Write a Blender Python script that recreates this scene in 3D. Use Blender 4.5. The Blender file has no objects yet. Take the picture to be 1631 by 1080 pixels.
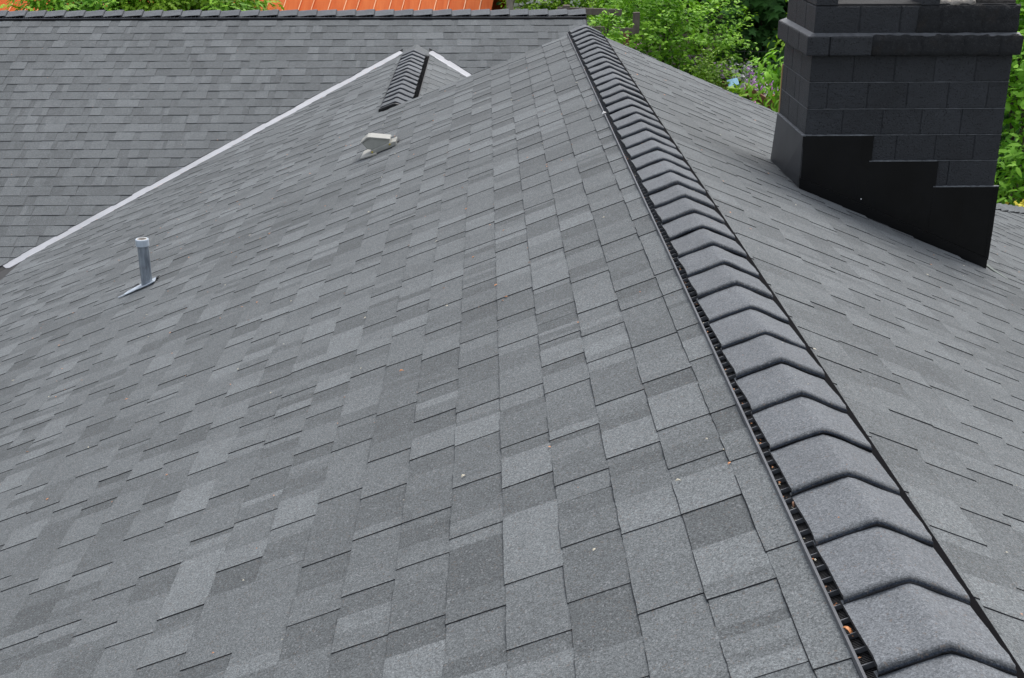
import bpy, math, random
import numpy as np
from mathutils import Vector, Matrix
rnd = random.Random(7)
R_ = np.random.RandomState(11)
CZ = 5.6                                  # eye height above the low garden; all numbers below are metres from the eye

# ------------------------------------------------------------------ camera, world, sun, exposure
sc = bpy.context.scene
col = sc.collection
Fv = Vector((0.01895507, 0.93063589, -0.36545527)); Rv = Vector((0.99978899, -0.02053726, -0.00044228)); Uv = Vector((0.00791705, 0.36536977, 0.9308288))
cd = bpy.data.cameras.new('camera'); cam = bpy.data.objects.new('camera', cd); col.objects.link(cam)
M = Matrix.Identity(4)
for i in range(3):
    M[i][0] = Rv[i]; M[i][1] = Uv[i]; M[i][2] = -Fv[i]
M[2][3] = CZ
cam.matrix_world = M
cd.sensor_width = 36; cd.lens = 36 * 1967.7 / 1631; cd.clip_start = 0.05; cd.clip_end = 2000
cd.dof.use_dof = False
sc.camera = cam
FPX = 1967.7
def px(P):
    d = P[0]*Fv[0]+P[1]*Fv[1]+P[2]*Fv[2]
    return (815.5+FPX*(P[0]*Rv[0]+P[1]*Rv[1]+P[2]*Rv[2])/d, 540-FPX*(P[0]*Uv[0]+P[1]*Uv[1]+P[2]*Uv[2])/d, d)
def at(x, y, Y):
    d = Fv+Rv*((x-815.5)/FPX)-Uv*((y-540)/FPX)
    return d*(Y/d[1])

w = bpy.data.worlds.new('World'); sc.world = w; w.use_nodes = True
nt = w.node_tree; nt.nodes.clear()
sky = nt.nodes.new('ShaderNodeTexSky'); sky.sky_type = 'NISHITA'; sky.sun_disc = False
SUN_EL, SUN_AZ = math.radians(58), math.radians(28)     # azimuth measured clockwise from +Y
sky.sun_elevation = SUN_EL; sky.sun_rotation = SUN_AZ; sky.air_density = 1.0; sky.dust_density = 4.0; sky.ozone_density = 1.0
hs = nt.nodes.new('ShaderNodeHueSaturation'); hs.inputs['Saturation'].default_value = 0.42
bg = nt.nodes.new('ShaderNodeBackground'); bg.inputs['Strength'].default_value = 0.15
wo = nt.nodes.new('ShaderNodeOutputWorld')
nt.links.new(sky.outputs[0], hs.inputs['Color']); nt.links.new(hs.outputs[0], bg.inputs['Color']); nt.links.new(bg.outputs[0], wo.inputs['Surface'])
sd = bpy.data.lights.new('sun', 'SUN'); sd.energy = 0.55; sd.angle = math.radians(25); sd.color = (1, .97, .93)
so = bpy.data.objects.new('sun', sd); col.objects.link(so)
dv = Vector((math.sin(SUN_AZ)*math.cos(SUN_EL), math.cos(SUN_AZ)*math.cos(SUN_EL), math.sin(SUN_EL)))
so.rotation_euler = dv.to_track_quat('Z', 'Y').to_euler(); so.location = (0, 0, 30)
sc.view_settings.view_transform = 'Standard'; sc.view_settings.look = 'None'; sc.view_settings.gamma = 1
sc.view_settings.use_curve_mapping = False
sc.view_settings.exposure = 0.72

# ------------------------------------------------------------------ materials
def mat(name):
    m = bpy.data.materials.new(name); m.use_nodes = True
    n = m.node_tree.nodes; l = m.node_tree.links; b = n['Principled BSDF']
    return m, n, l, b
def noise(n, l, scale, detail=2.0, rough=.5, vec=None):
    t = n.new('ShaderNodeTexNoise'); t.inputs['Scale'].default_value = scale; t.inputs['Detail'].default_value = detail
    t.inputs['Roughness'].default_value = rough
    if vec: l.new(vec, t.inputs['Vector'])
    return t.outputs['Fac']
def rng(n, l, src, a, b, c, d):
    t = n.new('ShaderNodeMapRange'); l.new(src, t.inputs[0])
    for i, v in enumerate((a, b, c, d)): t.inputs[i+1].default_value = v
    return t.outputs[0]
def mul(n, l, a, b, op='MULTIPLY'):
    t = n.new('ShaderNodeMath'); t.operation = op
    for i, v in enumerate((a, b)):
        if isinstance(v, (int, float)): t.inputs[i].default_value = v
        else: l.new(v, t.inputs[i])
    return t.outputs[0]
def cmix(n, l, f, a, b, bt='MIX'):
    t = n.new('ShaderNodeMix'); t.data_type = 'RGBA'; t.blend_type = bt
    for s, v in ((t.inputs[0], f), (t.inputs[6], a), (t.inputs[7], b)):
        if isinstance(v, (int, float)): s.default_value = v
        elif isinstance(v, tuple): s.default_value = (*v, 1)
        else: l.new(v, s)
    return t.outputs[2]
def bump(n, l, b, h, s, d):
    t = n.new('ShaderNodeBump'); t.inputs['Strength'].default_value = s; t.inputs['Distance'].default_value = d
    l.new(h, t.inputs['Height']); l.new(t.outputs[0], b.inputs['Normal'])
def pos(n): return n.new('ShaderNodeNewGeometry').outputs['Position']

def granule_mat(name, base, wht=.40, con=1.0):
    m, n, l, b = mat(name)
    p = pos(n)
    at_ = n.new('ShaderNodeAttribute'); at_.attribute_name = 'tone'
    sp = n.new('ShaderNodeTexVoronoi'); sp.inputs['Scale'].default_value = 420; l.new(p, sp.inputs['Vector'])
    g = rng(n, l, sp.outputs['Color'], .1, .9, 1-.36*con, 1+.36*con)
    f2 = rng(n, l, noise(n, l, 170, 3, .6, p), .35, .65, 1-.22*con, 1+.22*con)
    f3 = rng(n, l, noise(n, l, 26, 4, .6, p), .3, .7, .93, 1.07)
    f4 = rng(n, l, noise(n, l, .9, 4, .6, p), .3, .7, .91, 1.09)
    k = mul(n, l, mul(n, l, mul(n, l, g, f2), mul(n, l, f3, f4)), at_.outputs['Fac'])
    cc = n.new('ShaderNodeVectorMath'); cc.operation = 'SCALE'; cc.inputs[0].default_value = base; l.new(k, cc.inputs['Scale'])
    # a few pale granules, a few brown ones
    sp2 = n.new('ShaderNodeTexVoronoi'); sp2.inputs['Scale'].default_value = 260; l.new(p, sp2.inputs['Vector'])
    sx = n.new('ShaderNodeSeparateColor'); l.new(sp2.outputs['Color'], sx.inputs[0])
    wf = rng(n, l, sx.outputs[0], .965, .98, 0, wht)
    c1 = cmix(n, l, wf, cc.outputs[0], (.32, .33, .34))
    bf = rng(n, l, sx.outputs[1], .97, .98, 0, .5)
    c2 = cmix(n, l, bf, c1, (.15, .12, .10))
    l.new(c2, b.inputs['Base Color']); b.inputs['Roughness'].default_value = .92; b.inputs['Specular IOR Level'].default_value = .25
    hh = mul(n, l, sp.outputs['Distance'], noise(n, l, 60, 3, .6, p), 'ADD')
    bump(n, l, b, hh, .35, .0015)
    return m
def plain(name, c, rough=.6, metal=0, bscale=0, bstr=.2, var=.15, vscale=8, bd=.002, spec=.5):
    m, n, l, b = mat(name); p = pos(n)
    f = rng(n, l, noise(n, l, vscale, 5, .6, p), .3, .7, 1-var, 1+var)
    cc = n.new('ShaderNodeVectorMath'); cc.operation = 'SCALE'; cc.inputs[0].default_value = c; l.new(f, cc.inputs['Scale'])
    l.new(cc.outputs[0], b.inputs['Base Color'])
    b.inputs['Roughness'].default_value = rough; b.inputs['Metallic'].default_value = metal; b.inputs['Specular IOR Level'].default_value = spec
    if bscale: bump(n, l, b, noise(n, l, bscale, 5, .65, p), bstr, bd)
    return m
M_sh = granule_mat('asphalt_granules', (.136, .147, .151))
M_cap = granule_mat('cap_granules', (.148, .159, .170), .35, .85)
M_edge = plain('asphalt_cut_edge', (.030, .030, .032), .9, 0, 300, .5)
M_lip = granule_mat('cap_rolled_lip', (.020, .024, .031), .05)  # near-black: shade of the rolled front put into colour, plus bared asphalt
M_black = plain('black_plastic', (.012, .012, .013), .45, 0, 90, .1)
M_deep = plain('vent_interior', (.006, .006, .007), .95, 0, 90, .1, spec=.05)  # blacker than the plastic, so the shade of the deep gaps is coloured in
M_rail = plain('grey_plastic_rail', (.125, .13, .14), .45, 0, 60, .1)
M_white = plain('white_valley_metal', (.43, .44, .465), .5, 0, 40, .05, .13, 4)
M_deck = plain('roof_deck', (.05, .05, .05), .9)
M_beige = plain('beige_plastic', (.36, .36, .325), .5, 0, 60, .08, .10, 20)
M_beigeface = M_beige
M_yellow = plain('brass_screw', (.55, .42, .05), .4)
M_flash = plain('black_flashing_metal', (.0035, .0038, .0045), .28, 0, 9, .10, .4, 6, .003, .30)
M_ptrim = plain('hidden_wood', (.50, .32, .16), .8)
M_house = plain('painted_siding', (.36, .36, .34), .7)
M_wood = plain('weathered_wood', (.16, .13, .11), .85, 0, 80, .5, .3, 12)
M_redwood = plain('reddish_wood', (.26, .12, .07), .85, 0, 80, .4, .3, 12)
M_bark = plain('bark', (.10, .075, .055), .95, 0, 30, .9, .4, 9, .02)
M_barkpale = plain('pale_bark', (.28, .24, .20), .95, 0, 30, .7, .3, 9, .02)
M_blue = plain('pale_blue_paint', (.17, .38, .52), .6)
M_teal = plain('teal_paint', (.05, .17, .20), .6)
M_cement = plain('chimney_mortar', (.36, .33, .29), .95, 0, 60, 1.0, .45, 25, .01)
M_soot = plain('sooty_mortar', (.055, .050, .046), .95, 0, 70, 1.0, .6, 25, .01)
M_mortar = plain('painted_joint', (.018, .020, .024), .7, 0, 60, .6)
M_soil = plain('garden_soil', (.045, .04, .02), .95, 0, 5, .6, .5, 2, .05)

M_deck_soot = plain('sooty_crown', (.028, .028, .028), .95, 0, 50, .6, .4, 15)
def zinc():
    m, n, l, b = mat('galvanised_pipe'); p = pos(n)
    s = n.new('ShaderNodeMapping'); s.inputs['Scale'].default_value = (60, 60, 7); l.new(p, s.inputs[0])
    f = noise(n, l, 1.0, 5, .65, s.outputs[0])
    c = cmix(n, l, rng(n, l, f, .35, .65, 0, 1), (.13, .155, .185), (.34, .385, .43))
    c = cmix(n, l, rng(n, l, noise(n, l, 14, 4, .6, p), .55, .72, 0, .5), c, (.11, .10, .10))
    l.new(c, b.inputs['Base Color']); b.inputs['Roughness'].default_value = .5; b.inputs['Metallic'].default_value = .1
    return m
M_zinc = zinc()
M_lead = plain('bright_sheet_metal', (.46, .52, .58), .5, 0, 30, .2, .25, 20)

def block_mat():
    m, n, l, b = mat('black_painted_block'); p = pos(n)
    a = n.new('ShaderNodeAttribute'); a.attribute_name = 'tone'
    f = mul(n, l, rng(n, l, noise(n, l, 10, 4, .6, p), .3, .7, .82, 1.18), a.outputs['Fac'])
    cc = n.new('ShaderNodeVectorMath'); cc.operation = 'SCALE'; cc.inputs[0].default_value = (.031, .034, .039); l.new(f, cc.inputs['Scale'])
    # dark pores of the block face
    v = n.new('ShaderNodeTexNoise'); v.inputs['Scale'].default_value = 135; v.inputs['Detail'].default_value = 4; l.new(p, v.inputs['Vector'])
    po = rng(n, l, v.outputs['Fac'], .335, .405, 1, 0)
    c = cmix(n, l, po, cc.outputs[0], (.006, .006, .007)); l.new(c, b.inputs['Base Color'])
    b.inputs['Roughness'].default_value = .62; b.inputs['Specular IOR Level'].default_value = .5
    h = mul(n, l, noise(n, l, 120, 5, .7, p), mul(n, l, po, -1.2), 'ADD')
    bump(n, l, b, h, 1.0, .008)
    return m
M_block = block_mat()
def rough_block():
    m, n, l, b = mat('rough_stucco_block'); p = pos(n)
    c = cmix(n, l, rng(n, l, noise(n, l, 60, 5, .7, p), .52, .68, 0, .5), (.024, .026, .029), (.085, .088, .09))
    c = cmix(n, l, rng(n, l, noise(n, l, 9, 5, .6, p), .56, .72, 0, .5), c, (.04, .030, .022))
    l.new(c, b.inputs['Base Color']); b.inputs['Roughness'].default_value = .75
    bump(n, l, b, noise(n, l, 75, 6, .8, p), 1.0, .03)
    return m
M_rough = rough_block()

def leaf_mat(name, c1, c2, tr=.35, rough=.5):
    m, n, l, b = mat(name)
    a = n.new('ShaderNodeAttribute'); a.attribute_name = 'tone'
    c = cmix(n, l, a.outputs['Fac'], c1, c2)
    l.new(c, b.inputs['Base Color']); b.inputs['Roughness'].default_value = rough; b.inputs['Specular IOR Level'].default_value = .22
    t = n.new('ShaderNodeBsdfTranslucent'); c3 = cmix(n, l, 1.0, c, (1.0, 1.15, .45), 'MULTIPLY'); l.new(c3, t.inputs['Color'])
    mx = n.new('ShaderNodeMixShader'); mx.inputs[0].default_value = tr*.65
    l.new(b.outputs[0], mx.inputs[1]); l.new(t.outputs[0], mx.inputs[2]); l.new(mx.outputs[0], n['Material Output'].inputs['Surface'])
    return m
L_light = leaf_mat('spring_leaves', (.07, .23, .015), (.33, .62, .05))
L_lime = leaf_mat('lime_leaves', (.10, .25, .015), (.32, .52, .04))
L_dark = leaf_mat('maple_leaves', (.035, .11, .028), (.10, .24, .06))
L_deep = leaf_mat('wood_leaves', (.012, .040, .008), (.045, .110, .018))
L_vine = leaf_mat('vine_leaves', (.09, .28, .02), (.34, .66, .06))
L_red = leaf_mat('shrub_leaves', (.08, .20, .02), (.24, .40, .04))
L_grass = leaf_mat('grass_blades', (.022, .07, .008), (.09, .19, .02))
def petal(name, c):
    m, n, l, b = mat(name); b.inputs['Base Color'].default_value = (*c, 1); b.inputs['Roughness'].default_value = .6; return m
P_white = petal('white_petals', (.72, .72, .70)); P_pink = petal('mauve_petals', (.78, .46, .84)); P_mag = petal('magenta_petals', (.85, .22, .72)); P_yel = petal('yellow_petals', (.75, .65, .05))

def orange():
    m, n, l, b = mat('orange_sheet_metal'); p = pos(n)
    s = n.new('ShaderNodeMapping'); s.inputs['Scale'].default_value = (14, 1.2, 1.2); l.new(p, s.inputs[0])
    c = cmix(n, l, rng(n, l, noise(n, l, 1, 4, .6, s.outputs[0]), .3, .7, 0, 1), (.58, .11, .026), (.70, .18, .050))
    l.new(c, b.inputs['Base Color']); b.inputs['Roughness'].default_value = .75; b.inputs['Specular IOR Level'].default_value = .12
    return m
M_orange = orange()
M_orib = plain('orange_rib_highlight', (.85, .42, .20), .45)  # paler rib tops: highlight lines put in as colour

# ------------------------------------------------------------------ object helpers
def wloc(o):
    v = Vector(o['_w']); return v
def new_obj(name, me, parent, origin):
    o = bpy.data.objects.new(name, me); col.objects.link(o)
    W_ = Vector(origin)+Vector((0, 0, CZ)); o['_w'] = tuple(W_)
    if parent is not None:
        o.parent = parent; o.location = W_-wloc(parent)
    else: o.location = W_
    return o
def empty(name, origin, label=None, cat=None, group=None, parent=None, kind=None):
    o = new_obj(name, None, parent, origin); o.empty_display_size = .1
    tag(o, label, cat, group, kind); return o
def tag(o, label=None, cat=None, group=None, kind=None):
    for k, v in (('label', label), ('category', cat), ('group', group), ('kind', kind)):
        if v: o[k] = v
    return o
class MB:
    def __init__(s): s.v = []; s.f = []; s.m = []; s.t = []
    def add(s, vs, fs, mi=0, tone=1.0):
        b = len(s.v); s.v += [tuple(x) for x in vs]
        for i, f in enumerate(fs):
            s.f.append(tuple(b+k for k in f)); s.m.append(mi[i] if isinstance(mi, (list, tuple)) else mi)
            s.t.append(tone[i] if isinstance(tone, (list, tuple)) else tone)
    def box(s, a, b, mi=0, tone=1.0, fn=None):
        x0, y0, z0 = a; x1, y1, z1 = b
        v = [(x0, y0, z0), (x1, y0, z0), (x1, y1, z0), (x0, y1, z0), (x0, y0, z1), (x1, y0, z1), (x1, y1, z1), (x0, y1, z1)]
        if fn: v = [fn(q) for q in v]
        s.add(v, [(3, 2, 1, 0), (4, 5, 6, 7), (0, 1, 5, 4), (1, 2, 6, 5), (2, 3, 7, 6), (3, 0, 4, 7)], mi, tone)
    def prism(s, poly, y0, y1, mi=0, capmi=None):           # poly in XZ, extruded along Y
        n = len(poly); v = [(x, y0, z) for x, z in poly]+[(x, y1, z) for x, z in poly]
        f = [tuple(range(n)), tuple(range(2*n-1, n-1, -1))]+[(i, (i+1) % n+0, (i+1) % n+n, i+n)[::-1] for i in range(n)]
        s.add(v, f, mi)
    def tube(s, pts, rad, n=8, mi=0, cap=True):
        pts = [Vector(p) for p in pts]; rings = []
        for i, p in enumerate(pts):
            d = (pts[min(i+1, len(pts)-1)]-pts[max(i-1, 0)]).normalized()
            a = d.orthogonal().normalized() if abs(d.z) < .9 else Vector((1, 0, 0)); a = (a-d*a.dot(d)).normalized(); c = d.cross(a)
            r = rad[i] if isinstance(rad, (list, tuple)) else rad
            rings.append([p+a*math.cos(2*math.pi*k/n)*r+c*math.sin(2*math.pi*k/n)*r for k in range(n)])
        v = [q for r in rings for q in r]; f = []
        for i in range(len(pts)-1):
            for k in range(n): f.append((i*n+k, i*n+(k+1) % n, (i+1)*n+(k+1) % n, (i+1)*n+k))
        if cap: f += [tuple(range(n))[::-1], tuple(range((len(pts)-1)*n, len(pts)*n))]
        s.add(v, f, mi)
    def build(s, name, mats, parent=None, origin=None, smooth=False, bevel=0):
        v = np.array(s.v, dtype=float)
        if origin is None: origin = ((v[:, 0].min()+v[:, 0].max())/2, (v[:, 1].min()+v[:, 1].max())/2, v[:, 2].min())
        me = bpy.data.meshes.new(name); me.from_pydata([tuple(q) for q in (v-np.array(origin))], [], s.f)
        for m in (mats if isinstance(mats, (list, tuple)) else [mats]): me.materials.append(m)
        me.polygons.foreach_set('material_index', s.m)
        at_ = me.attributes.new('tone', 'FLOAT', 'FACE'); at_.data.foreach_set('value', s.t)
        if smooth: me.shade_smooth()
        me.update()
        o = new_obj(name, me, parent, origin)
        if bevel:
            b = o.modifiers.new('bevel', 'BEVEL'); b.width = bevel; b.segments = 2; b.limit_method = 'ANGLE'
        return o

# ------------------------------------------------------------------ terrain
def tz(y):
    def ss(a, b, t): t = min(1, max(0, (t-a)/(b-a))); return t*t*(3-2*t)
    return -5.6+1.15*ss(12, 18, y)+0.9*ss(19, 32, y)
g = MB()
xs = [-400, -120, -60]+list(np.arange(-30, 31, 1.5))+[60, 120, 400]
ys = [-400, -100, -20, -5]+list(np.arange(0, 46, 1.5))+[60, 100, 200, 800]
vs = [(x, y, tz(y)+(.06*math.sin(x*1.3+y)*math.cos(y*.9) if 0 < y < 45 else 0)) for y in ys for x in xs]
fs = [(j*len(xs)+i, j*len(xs)+i+1, (j+1)*len(xs)+i+1, (j+1)*len(xs)+i) for j in range(len(ys)-1) for i in range(len(xs)-1)]
g.add(vs, fs); tag(g.build('garden_ground', M_soil, smooth=True), kind='structure')

# ------------------------------------------------------------------ the house: roof planes
XR, ZR, TA, TB = 0.7591, -1.2503, 0.4063, 0.43
XS, TF, YF, ZF, YRK, XFE = -0.7225, 0.3944, 13.7451, -1.5954, 9.7007, 1.0822
ZS = ZR-TA*(XR-XS)
E_ = 0.143; CAPS = 0.2071
EAVE = -4.02
house = empty('house', (-1.5, 6, -5.6), 'house under dark grey architectural shingle roofs with vented ridges and a black block chimney', 'house')

class Face:
    """u runs along the courses, v up the slope; P(u,v,h) gives the point h above the deck"""
    def __init__(s, o, u, v): s.o = Vector(o); s.u = Vector(u).normalized(); s.v = Vector(v).normalized(); s.n = s.u.cross(s.v).normalized(); s.n = s.n if s.n.z > 0 else -s.n
    def P(s, u, v, h=0): return s.o+s.u*u+s.v*v+s.n*h
    def uv(s, P): d = Vector(P)-s.o; return d.dot(s.u), d.dot(s.v)
def zA(x): return ZR-TA*(XR-x)
def zB(x): return ZR-TB*(x-XR)
def zC(x): return ZS-TB*(x-XS)
cA = 1/math.sqrt(1+TA*TA); cB = 1/math.sqrt(1+TB*TB); cF = 1/math.sqrt(1+TF*TF)
# v=0 sits on a butt line; courses are v=j*E_
XA0 = 0.5649
FA = Face((XA0-34*E_*cA, 0, zA(XA0-34*E_*cA)), (0, 1, 0), (cA, 0, cA*TA))
XB0 = XR+(XR-XA0)-.03
FB = Face((XB0+42*E_*cB, 0, zB(XB0+42*E_*cB)), (0, 1, 0), (-cB, 0, cB*TB))
XC0 = XS+(XR-XA0)
FC = Face((XC0+14*E_*cB, 0, zC(XC0+14*E_*cB)), (0, 1, 0), (-cB, 0, cB*TB))
d0 = 0.1515+30*E_
FF = Face((0, YF-d0*cF, ZF-d0*cF*TF), (1, 0, 0), (0, cF, cF*TF))
FK = Face((0, YF+d0*cF, ZF-d0*cF*TF), (1, 0, 0), (0, -cF, cF*TF))      # back slope of the far roof
def yV(x): return YF-(ZF-zA(x))/TF                        # left valley: where slope A meets the far roof
def yVR(x): return YF-(ZF-zC(x))/TF
def halfplane(face, p1, p2, inside):
    """2D half plane through two 3-D points, keeping the side of `inside`"""
    a = face.uv(p1); b = face.uv(p2); c = face.uv(inside)
    nx, ny = -(b[1]-a[1]), b[0]-a[0]; L = math.hypot(nx, ny); nx /= L; ny /= L
    k = nx*a[0]+ny*a[1]
    if nx*c[0]+ny*c[1] < k: nx, ny, k = -nx, -ny, -k
    return (nx, ny, k)
def clip(poly, hps):
    for nx, ny, k in hps:
        out = []
        for i in range(len(poly)):
            p, q = poly[i], poly[(i+1) % len(poly)]
            dp = nx*p[0]+ny*p[1]-k; dq = nx*q[0]+ny*q[1]-k
            if dp >= 0: out.append(p)
            if (dp >= 0) != (dq >= 0):
                t = dp/(dp-dq); out.append((p[0]+(q[0]-p[0])*t, p[1]+(q[1]-p[1])*t))
        poly = out
        if len(poly) < 3: return []
    return poly
def shrink(hps, d): return [(a, b, c+d) for a, b, c in hps]

all_pieces = []      # (screen area, face, list of (poly, tone), butt v, high, slope part)
TONES = [.79, .86, .93, 1.0, 1.07, 1.15, 1.25]
def lay(face, regions, u0, u1, j0, j1, part, seed, ragged=None):
    r = random.Random(seed)
    for j in range(j0, j1):
        u = u0-r.random()*.4; high = r.random() < .5; rowt = r.uniform(.97, 1.03)
        while u < u1:
            wd = r.uniform(.09, .22) if high else r.uniform(.06, .16)
            if r.random() < .07: wd += .10
            v0 = j*E_+r.uniform(-.0007, .0007)-(0.0006 if high else 0); v1 = (j+1)*E_+.012
            skew = r.uniform(-.0025, .0025); jit = r.uniform(-.007, .007)
            base = rowt*(r.choice(TONES[2:]) if high else r.choice(TONES[:5]))
            segs = []
            cuts = [0, 1]
            q = r.random()
            if q < .32: cuts = [0, r.uniform(.25, .75), 1]
            elif q < .40: cuts = [0, r.uniform(.2, .4), r.uniform(.55, .8), 1]
            for a, b in zip(cuts, cuts[1:]):
                t = base if a == 0 else rowt*r.choice(TONES)
                ua, ub = u+wd*a, u+wd*b
                # outline with slightly uneven edges
                sa = skew if a == 0 else 0; 
                nn = 4 if (face is FA and 1.2 < u < 4.5) else 2
                pl = [(ua+(ub-ua)*q/nn, v0+(r.uniform(-.0011, .0011) if 0 < q < nn else 0)) for q in range(nn+1)]+[(ub, v1)]
                if a == 0: pl += [(ua+sa, v1), (ua+sa*.5+r.uniform(-.0012, .0012), (v0+v1)/2)]
                else: pl += [(ua, v1)]
                for rg in regions:
                    c = clip(pl, [(q_[0], q_[1], q_[2]+(jit if len(q_) > 3 else 0)) for q_ in rg])
                    if len(c) >= 3: segs.append((c, t))
            if segs:
                C = face.P(u+wd/2, (v0+v1)/2); X, Y, D = px(C)
                area = 0
                if D > .3 and -30 < X < 1661 and -30 < Y < 1110:
                    q4 = [px(face.P(a, b)) for a, b in ((u, v0), (u+wd, v0), (u+wd, v0+E_), (u, v0+E_))]
                    area = abs(sum(q4[i][0]*q4[(i+1) % 4][1]-q4[(i+1) % 4][0]*q4[i][1] for i in range(4)))/2
                    if not (0 < X < 1631 and 0 < Y < 1080): area *= .3
                all_pieces.append((area, face, segs, j*E_, high, part, r.uniform(-.0003, .0005)))
            u += wd; high = not high if r.random() < .93 else high
def add_piece(mb, pc):
    area, face, segs, vb, high, part, dh = pc
    h0, h1 = (.0078, .0038) if high else (.0052, .0014)
    for poly, t in segs:
        if part is not partA: t = 1+(t-1)*.68-(.03 if part is partF else 0)
        def H(v): return h0+(h1-h0)*min(1, max(0, (v-vb)/E_))+dh
        n = len(poly)
        A = sum(poly[i][0]*poly[(i+1) % n][1]-poly[(i+1) % n][0]*poly[i][1] for i in range(n))
        pl = poly if A > 0 else poly[::-1]
        top = [face.P(u, v, H(v)) for u, v in pl]; bot = [face.P(u, v, -.003) for u, v in pl]
        flip = face.u.cross(face.v).z < 0
        vs = top+bot; ft = tuple(range(n)); 
        fs = [ft]+[(i, i+n, (i+1) % n+n, (i+1) % n) for i in range(n)]
        if flip: fs = [f[::-1] for f in fs]
        mb.add(vs, fs, [0]+[1]*n, [t]+[1.0]*n)
        # narrow dark chamfer along the lower edge: painted shadow line plus bare cut asphalt
        low = [(u, v) for u, v in pl if v < vb+.006]
        if len(low) >= 2:
            low.sort(); us_ = [q[0] for q in low]
            cv = [face.P(u, v-.0020, H(v)-.0042) for u, v in low]+[face.P(u, v+.0006, H(v)+.0002) for u, v in low]; L_ = len(low)
            cf = [(i, i+1, L_+i+1, L_+i) for i in range(L_-1)]
            mb.add(cv, [f[::-1] for f in cf] if flip else cf, 1, 1.0)

def deck(name, pts, label):
    m = MB(); n = len(pts)
    v = [Vector(p)+Vector((0, 0, -.004)) for p in pts]+[Vector(p)+Vector((0, 0, -.12)) for p in pts]
    m.add(v, [tuple(range(n)), tuple(range(2*n-1, n-1, -1))]+[(i, (i+1) % n, (i+1) % n+n, i+n) for i in range(n)])
    o = m.build(name, M_deck, house); o['label'] = label; return o
Y0 = -2.0
eB = 5.6
partA = deck('roof_slope', [(EAVE, Y0, zA(EAVE)), (XR, Y0, ZR), (XR, YRK-.02, ZR), (XS, YRK-.02, ZS), (XS, yV(XS), ZS), (EAVE, yV(EAVE), zA(EAVE))], 'wide left slope of the near roof, with vent pipe and roof vent')
partB = deck('roof_slope', [(XR, Y0, ZR), (eB, Y0, zB(eB)), (eB, 11.6, zB(eB)), (4.1, YRK-.02, zB(4.1)), (XR, YRK-.02, ZR)], 'right slope of the near roof around the chimney')
xce = XC0+13.5*E_*cB
partC = deck('roof_slope', [(XS, YRK-.3, ZS), (xce, YRK-.3, zC(xce)), (xce, yVR(xce), zC(xce)), (XS, yVR(XS), ZS)], 'small slope behind, right of the short ridge')
XL = -9.0
yE = YF-d0*cF; zE = ZF-d0*cF*TF
partF = deck('roof_slope', [(XL, yE, zE), (XFE, yE, zE), (XFE, YF, ZF), (XL, YF, ZF)], 'front slope of the far roof')
partK = deck('roof_slope', [(XFE, YF+d0*cF, zE), (XL, YF+d0*cF, zE), (XL, YF, ZF), (XFE, YF, ZF)], 'back slope of the far roof')

def P3(face, x, y): return (x, y, 0)
# regions
hYr = lambda f, s: (1, 0, YRK) if s > 0 else (-1, 0, -YRK)
vsplit = 34*E_-math.ceil((XA0-XS-.02)/(E_*cA))*E_          # a butt line just left of the short ridge
ridgeA = FA.uv((XR-.128, 0, zA(XR-.128)))[1]
sridgeA = FA.uv((XS-.10, 0, zA(XS-.10)))[1]
valA = halfplane(FA, (-4, yV(-4), zA(-4)), (-1, yV(-1), zA(-1)), (-3, 0, zA(-3)))
eaveA = FA.uv((EAVE, 0, zA(EAVE)))[1]
regA1 = [(0, -1, -ridgeA), (-1, 0, -(YRK+.012)), (0, 1, vsplit), (1, 0, -.4)]
regA2 = [(0, -1, -vsplit), (0, 1, eaveA), (1, 0, -.4), (-1, 0, -(YRK+.012))]
regA3 = [(0, -1, -sridgeA), (0, 1, eaveA), (1, 0, YRK+.012), (valA[0], valA[1], valA[2]+.066, 1)]
lay(FA, [regA1, regA2, regA3], -.4, 13.6, 1, 36, partA, 3)
ridgeB = FB.uv((XR+.1505, 0, zB(XR+.1505)))[1]
xch0, xch1, ych0, ych1 = 1.600, 2.700, 6.20, 6.86
edgeB = halfplane(FB, (4.1, YRK, zB(4.1)), (eB, 11.6, zB(eB)), (5, 8, zB(5)))
vb4 = FB.uv((4.1, 0, zB(4.1)))[1]
regB1 = [(0, -1, -ridgeB), (-1, 0, -(YRK+.012)), (0, 1, vb4), (1, 0, -.4)]
regB2 = [(0, -1, -vb4), (1, 0, -.4), edgeB]
lay(FB, [regB1, regB2], -.4, 12, 4, 44, partB, 5)
ridgeC = FC.uv((XS+.115, 0, zC(XS+.115)))[1]
valC = halfplane(FC, (XS, yVR(XS), ZS), (xce, yVR(xce), zC(xce)), (XS+.3, YRK, zC(XS+.3)))
lay(FC, [[(0, -1, -ridgeC), (1, 0, YRK-.3), (valC[0], valC[1], valC[2]+.052, 1)]], 9.3, 13.5, 0, 15, partC, 9)
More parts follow.
